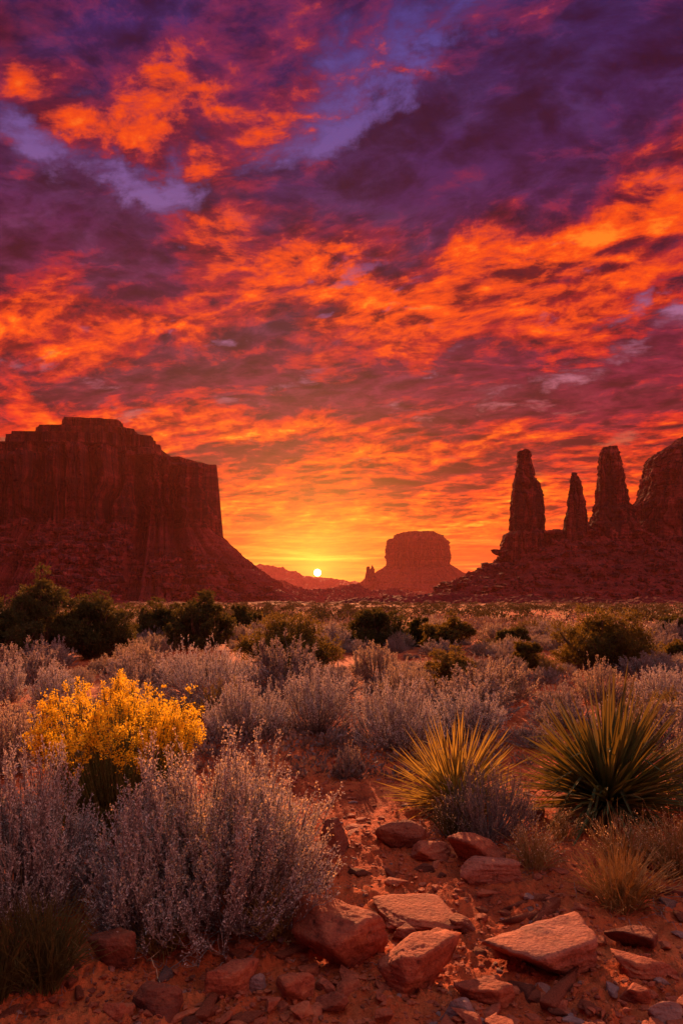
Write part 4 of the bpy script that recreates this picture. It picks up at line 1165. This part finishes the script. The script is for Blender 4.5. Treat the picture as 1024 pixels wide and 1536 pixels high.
# ------------------------------------------------------------------ stones
def stone(l, r, t_, b_, label, seed, mat='rock', flat=None, depth=1.0, sub=5, sink=.18, tilt=0.0, planes=11, name='rock', cat='rock', soft=18.0):
    """a split sandstone block spanning these pixels, resting in the soil"""
    rs = np.random.RandomState(seed)
    p = at((l + r) / 2, b_); w = (r - l) / F * p.y
    view = math.atan2(CAMH, p.y)
    dep = w * depth * .85
    # the visible height is part upright face, part top seen from above
    vis = (b_ - t_) / F * p.y
    h = max(vis - dep * math.sin(view) * .62, vis * .45) if flat is None else flat
    bv, bf = ico(sub)
    v = rock_shape(bv, rs, planes, soft)
    v = v / np.array([np.ptp(v[:, 0]), np.ptp(v[:, 1]), np.ptp(v[:, 2])])
    # layered faces, chips and grain
    q = v * 1.0
    lay = 0.018 * np.round(3 * fbm(q[:, 0] * 1.5 + seed, q[:, 1] * 1.5, q[:, 2] * 9, 3)) / 3
    chip = 0.030 * np.round(2.5 * fbm(q[:, 0] * 4 + seed, q[:, 1] * 4, q[:, 2] * 4, 3)) / 2.5
    grain = 0.012 * fbm(q[:, 0] * 12, q[:, 1] * 12 + seed, q[:, 2] * 12, 4)
    nrm = v / (np.linalg.norm(v, axis=1, keepdims=True) + 1e-9)
    v = v + nrm * (lay + chip + grain)[:, None]
    v = v * np.array([w, dep, h / (1 - sink)])
    ct, st = math.cos(tilt), math.sin(tilt)
    x, z = v[:, 0] * ct - v[:, 2] * st, v[:, 0] * st + v[:, 2] * ct
    v = np.stack([x, v[:, 1], z], -1)
    zmin = v[:, 2].min(); H = np.ptp(v[:, 2])
    v[:, 2] -= zmin + sink * H
    v[:, 1] += dep * .42
    ob = link(name, make_mesh(name, v, [bf], [M[mat]], True), None, (p.x, p.y, float(ground_z(p.x, p.y + dep * .4))))
    return tag(ob, label, cat)
S = [
    (562, 692, 1342, 1400, 'broad flat orange slab behind the two big boulders', 3, 'rock', dict(depth=1.1, flat=.05)),
    (438, 592, 1352, 1464, 'big rounded red boulder with a sloping lit top, beside the dry grass tuft', 1, 'rock', dict(depth=.95, tilt=-.06)),
    (541, 682, 1412, 1508, 'big blocky red boulder below the flat orange slab', 2, 'rock', dict(depth=.8)),
    (760, 940, 1378, 1474, 'large pale slab tilted towards the left, right foreground', 44, 'rock_pale', dict(depth=1.1, flat=.13, tilt=.05, planes=7)),
    (680, 772, 1468, 1512, 'flat topped orange stone at the bottom, above a grey cobble', 5, 'rock', dict(depth=.7)),
    (672, 728, 1496, 1540, 'round grey purple cobble at the bottom edge', 6, 'rock_grey', dict(depth=.9, soft=9)),
    (296, 376, 1450, 1510, 'brown block at the bottom, left of a dark little stone and a round one', 7, 'rock', dict(depth=.75)),
    (188, 266, 1474, 1530, 'angular purple brown stone near the bottom left, left of the brown block', 8, 'rock_dark', dict(depth=.8)),
    (410, 470, 1458, 1506, 'rounded brown stone below the big rounded boulder', 9, 'rock', dict(depth=.8, soft=9)),
    (373, 404, 1462, 1494, 'small grey purple stone between the brown block and the rounded brown one', 10, 'rock_grey', dict(depth=.8)),
    (560, 642, 1230, 1280, 'dark red ledge stone at the foot of the small yucca', 11, 'rock_dark', dict(depth=.8)),
    (614, 680, 1260, 1294, 'small orange lit stone between the dark ledge stone and the red slab', 12, 'rock', dict(depth=.8)),
    (677, 768, 1246, 1302, 'red slab stone in front of the leafless twiggy shrub', 13, 'rock', dict(depth=.8)),
    (694, 786, 1286, 1328, 'pale flat stone leaning on the red slab stone', 14, 'rock_pale', dict(depth=.7)),
    (428, 504, 1262, 1322, 'dark red rock under the right edge of the largest sagebrush', 15, 'rock_dark', dict(depth=.9)),
    (472, 520, 1228, 1284, 'dark stone half hidden at the right tips of the largest sagebrush', 30, 'rock_dark', dict(depth=.9)),
    (128, 206, 1394, 1462, 'dark red leaning stone below the small silver sagebrush', 16, 'rock_dark', dict(depth=.7, tilt=.2)),
    (316, 370, 1336, 1392, 'red tilted stone left of the grass tuft with white seed heads', 17, 'rock', dict(depth=.7, tilt=-.3)),
    (468, 524, 1344, 1376, 'small red stone behind the big rounded boulder', 18, 'rock', dict(depth=.8)),
    (674, 716, 1376, 1402, 'small blackish stone on the right end of the flat orange slab', 19, 'rock_dark', dict(depth=.9)),
    (588, 630, 1388, 1416, 'small blackish stone wedged between the two big boulders', 20, 'rock_dark', dict(depth=.9)),
    (630, 684, 1396, 1428, 'small red stone behind the big blocky boulder', 21, 'rock', dict(depth=.9)),
    (940, 1036, 1434, 1482, 'flat brown stone at the right edge, right of the large pale slab', 22, 'rock', dict(depth=.8)),
    (942, 990, 1478, 1512, 'small orange stone under the flat brown stone in the bottom right', 23, 'rock', dict(depth=.8)),
    (940, 1018, 1384, 1434, 'low red stone between the low straw tuft and the large pale slab', 24, 'rock_dark', dict(depth=.9)),
    (790, 822, 1196, 1236, 'dark red stone lying between the twiggy shrub and the large yucca', 25, 'rock_dark', dict(depth=1.0, flat=.08, sink=.35)),
    (484, 544, 1490, 1522, 'low red stone at the bottom between the two big boulders', 26, 'rock', dict(depth=.8)),
    (150, 192, 1504, 1536, 'small brown stone at the bottom left, left of the angular purple brown one', 27, 'rock', dict(depth=.8)),
    (976, 1032, 1500, 1538, 'grey brown stone in the bottom right corner', 29, 'rock_grey', dict(depth=.8)),
    (940, 1012, 1318, 1346, 'low dark stone under the low straw tuft at the right', 31, 'rock_dark', dict(depth=.8)),
    (560, 590, 1512, 1536, 'little red stone at the bottom under the big blocky boulder', 32, 'rock', dict(depth=.9)),
    (392, 416, 1498, 1522, 'little reddish stone below the small grey purple one', 33, 'rock', dict(depth=.9)),
    (735, 790, 1410, 1432, 'low red stone just left of the large pale slab', 34, 'rock', dict(depth=.9)),
]
for (l, r, t_, b_, lab, sd, mt, op) in S:
    stone(l, r, t_, b_, lab, sd, mt, **op)

# loose stones of a hand's size on the track: five shapes, copied
def loose_stones(n=46):
    rs = np.random.RandomState(123); bv, bf = ico(4); src = []
    for k in range(5):
        v = rock_shape(bv, rs, 9, 12.0); nrm = v / np.linalg.norm(v, axis=1, keepdims=True)
        v = v + nrm * (.05 * np.round(2 * fbm(v[:, 0] * 2, v[:, 1] * 2 + k, v[:, 2] * 3, 3)) / 2 + .03 * fbm(v[:, 0] * 6, v[:, 1] * 6, v[:, 2] * 6 + k, 3))[:, None]
        v = v * np.array([1.0, .8, .6]); v[:, 2] -= v[:, 2].min() * .6
        src.append(make_mesh('small_stone', v, [bf], [M[('rock', 'rock', 'rock_dark', 'rock', 'rock_grey')[k]]], True))
    first = {}; m = 0; tries = 0
    while m < n and tries < 4000:
        tries += 1
        px, py = rs.uniform(0, 1024), 1290 + 246 * rs.rand() ** .7
        if any(l - 12 < px < r + 12 and t_ - 4 < py < b_ + 8 for (l, r, t_, b_, *_r) in S) or (px < 330 and py < 1440) or (px > 860 and py < 1350): continue
        p = at(px, py); k = rs.randint(5); q = rs.uniform(.018, .045)
        if k in first: o = first[k].copy(); COL.objects.link(o)
        else: o = first[k] = link('small_stone', src[k])
        o.location = (p.x, p.y, p.z); o.scale = (q, q, q * rs.uniform(.7, 1.1)); o.rotation_euler = (0, 0, rs.rand() * 6.28)
        tag(o, 'loose fist sized stone lying on the bare red soil between the named rocks'.replace('named', 'larger'), 'stone', 'loose stones on the bare soil'); m += 1
loose_stones()

# grit, chips and pebbles on the bare track
def gravel(name, label, n, smin, smax, seed, mat, y0=2.2, y1=8.0, sub=1, power=3.0):
    rs = np.random.RandomState(seed)
    y = y0 + (y1 - y0) * rs.rand(n * 3) ** 1.7; x = rs.uniform(-.56, .56, n * 3) * y
    k = fbm(x * 1.6, y * 1.6, seed * 1.0, 3) > -.08 + .25 * rs.normal(size=n * 3)
    x, y = x[k][:n], y[k][:n]
    sz = smin + (smax - smin) * rs.rand(len(x)) ** power
    z = ground_z(x, y) + fine_z(x, y) + sz * .12
    ob = scatter_rocks(name, label, np.stack([x, y, z], -1), sz, sub, mat, seed)
    ob['category'] = 'gravel'
gravel('gravel', 'red grit and chips scattered over the bare soil', 11000, .003, .016, 91, 'rock')
gravel('gravel', 'small dark pebbles scattered over the bare soil', 1500, .003, .016, 92, 'rock_dark')
gravel('pebbles', 'thumb sized red stones scattered over the bare soil', 1100, .010, .042, 93, 'rock', sub=3, power=3.0)
gravel('pebbles', 'thumb sized grey stones scattered over the bare soil', 200, .008, .028, 94, 'rock_grey', sub=3, power=2.5)

far_scrub('dry_ground_cover', 'low dry tufts and seedlings filling the gaps between the bushes', 1100, 5.6, 34, 70, .16, 'scrub', 27, .45, .28)
# dropped leaves and broken twigs under the bushes
def litter():
    rs = np.random.RandomState(55); L = Leaves(); B = []
    for (x, y, r) in [o for o in occupied if o[1] < 9]:
        n = int(90 * min(r, .8) * (1.6 if y < 5 else .8))
        a = rs.rand(n) * 6.283; q = r * rs.uniform(.2, 1.5, n)
        B.append(np.stack([x + np.cos(a) * q, y + np.sin(a) * q], -1))
    B = np.concatenate(B); n = len(B); a = rs.rand(n) * 6.283; ln = rs.uniform(.02, .13, n) * (1 + (rs.rand(n) < .06) * 1.6)
    P = np.zeros((n, 5, 3))
    for k in range(5):
        t = (k / 4 - .5) * ln
        P[:, k, 0] = B[:, 0] + np.cos(a) * t + rs.normal(size=n) * .003; P[:, k, 1] = B[:, 1] + np.sin(a) * t + rs.normal(size=n) * .003
        P[:, k, 2] = ground_z(P[:, k, 0], P[:, k, 1]) + fine_z(P[:, k, 0], P[:, k, 1]) + .004 + rs.rand(n) * .006
    L.tubes(P, .0016, .0009)
    tag(link('plant_litter', L.mesh('plant_litter', [M['twig']])), 'broken grey twigs and leaf litter lying under the bushes', 'litter', kind='stuff')
litter()
# far trees: a loose belt of junipers along the foot of the rock masses
far_scrub('distant_trees', 'dark belt of junipers strung along the foot of the mesa and the rubble hill', 420, 210, 400, 260, .075, 'scrub_dark', 17, .62)
# fallen twigs
def fallen_twig(x0, y0, x1, y1, seed, label, r=.0022):
    rs = np.random.RandomState(seed); a = at(x0, y0); b = at(x1, y1)
    a = np.array(a); b = np.array(b); k = 14
    t = np.linspace(0, 1, k)[:, None]; P = a * (1 - t) + b * t
    P[:, :2] += np.cumsum(rs.normal(size=(k, 2)), 0) * .004
    P[:, 2] = ground_z(P[:, 0], P[:, 1]) + fine_z(P[:, 0], P[:, 1]) + .006 + .02 * np.sin(t[:, 0] * 3.1) * rs.rand()
    L = Leaves(); L.tubes(P[None], r, r * .5, 5)
    i = 5; q = P[i] + np.array([rs.normal() * .05, .04, .012]); L.tubes(bez(P[i:i + 1], (P[i] + q)[None] / 2, q[None], 4), r * .7, r * .3, 4)
    c = P[0]
    ob = link('fallen_twig', make_mesh('fallen_twig', np.concatenate(L.v) - c, [np.concatenate(L.f4)], [M['seed' if seed == 2 else 'twig']]), None, tuple(c))
    tag(ob, label, 'twig')
fallen_twig(222, 1440, 252, 1480, 2, 'pale straw lying on the soil above the angular purple brown stone')
fallen_twig(245, 1462, 330, 1430, 3, 'dark crooked twig on the soil under the small silver sagebrush')
fallen_twig(975, 1352, 1012, 1400, 4, 'bent dry twig on the soil below the low straw tuft at the right')
fallen_twig(395, 1402, 330, 1420, 5, 'thin dark twig on the soil left of the big rounded boulder')
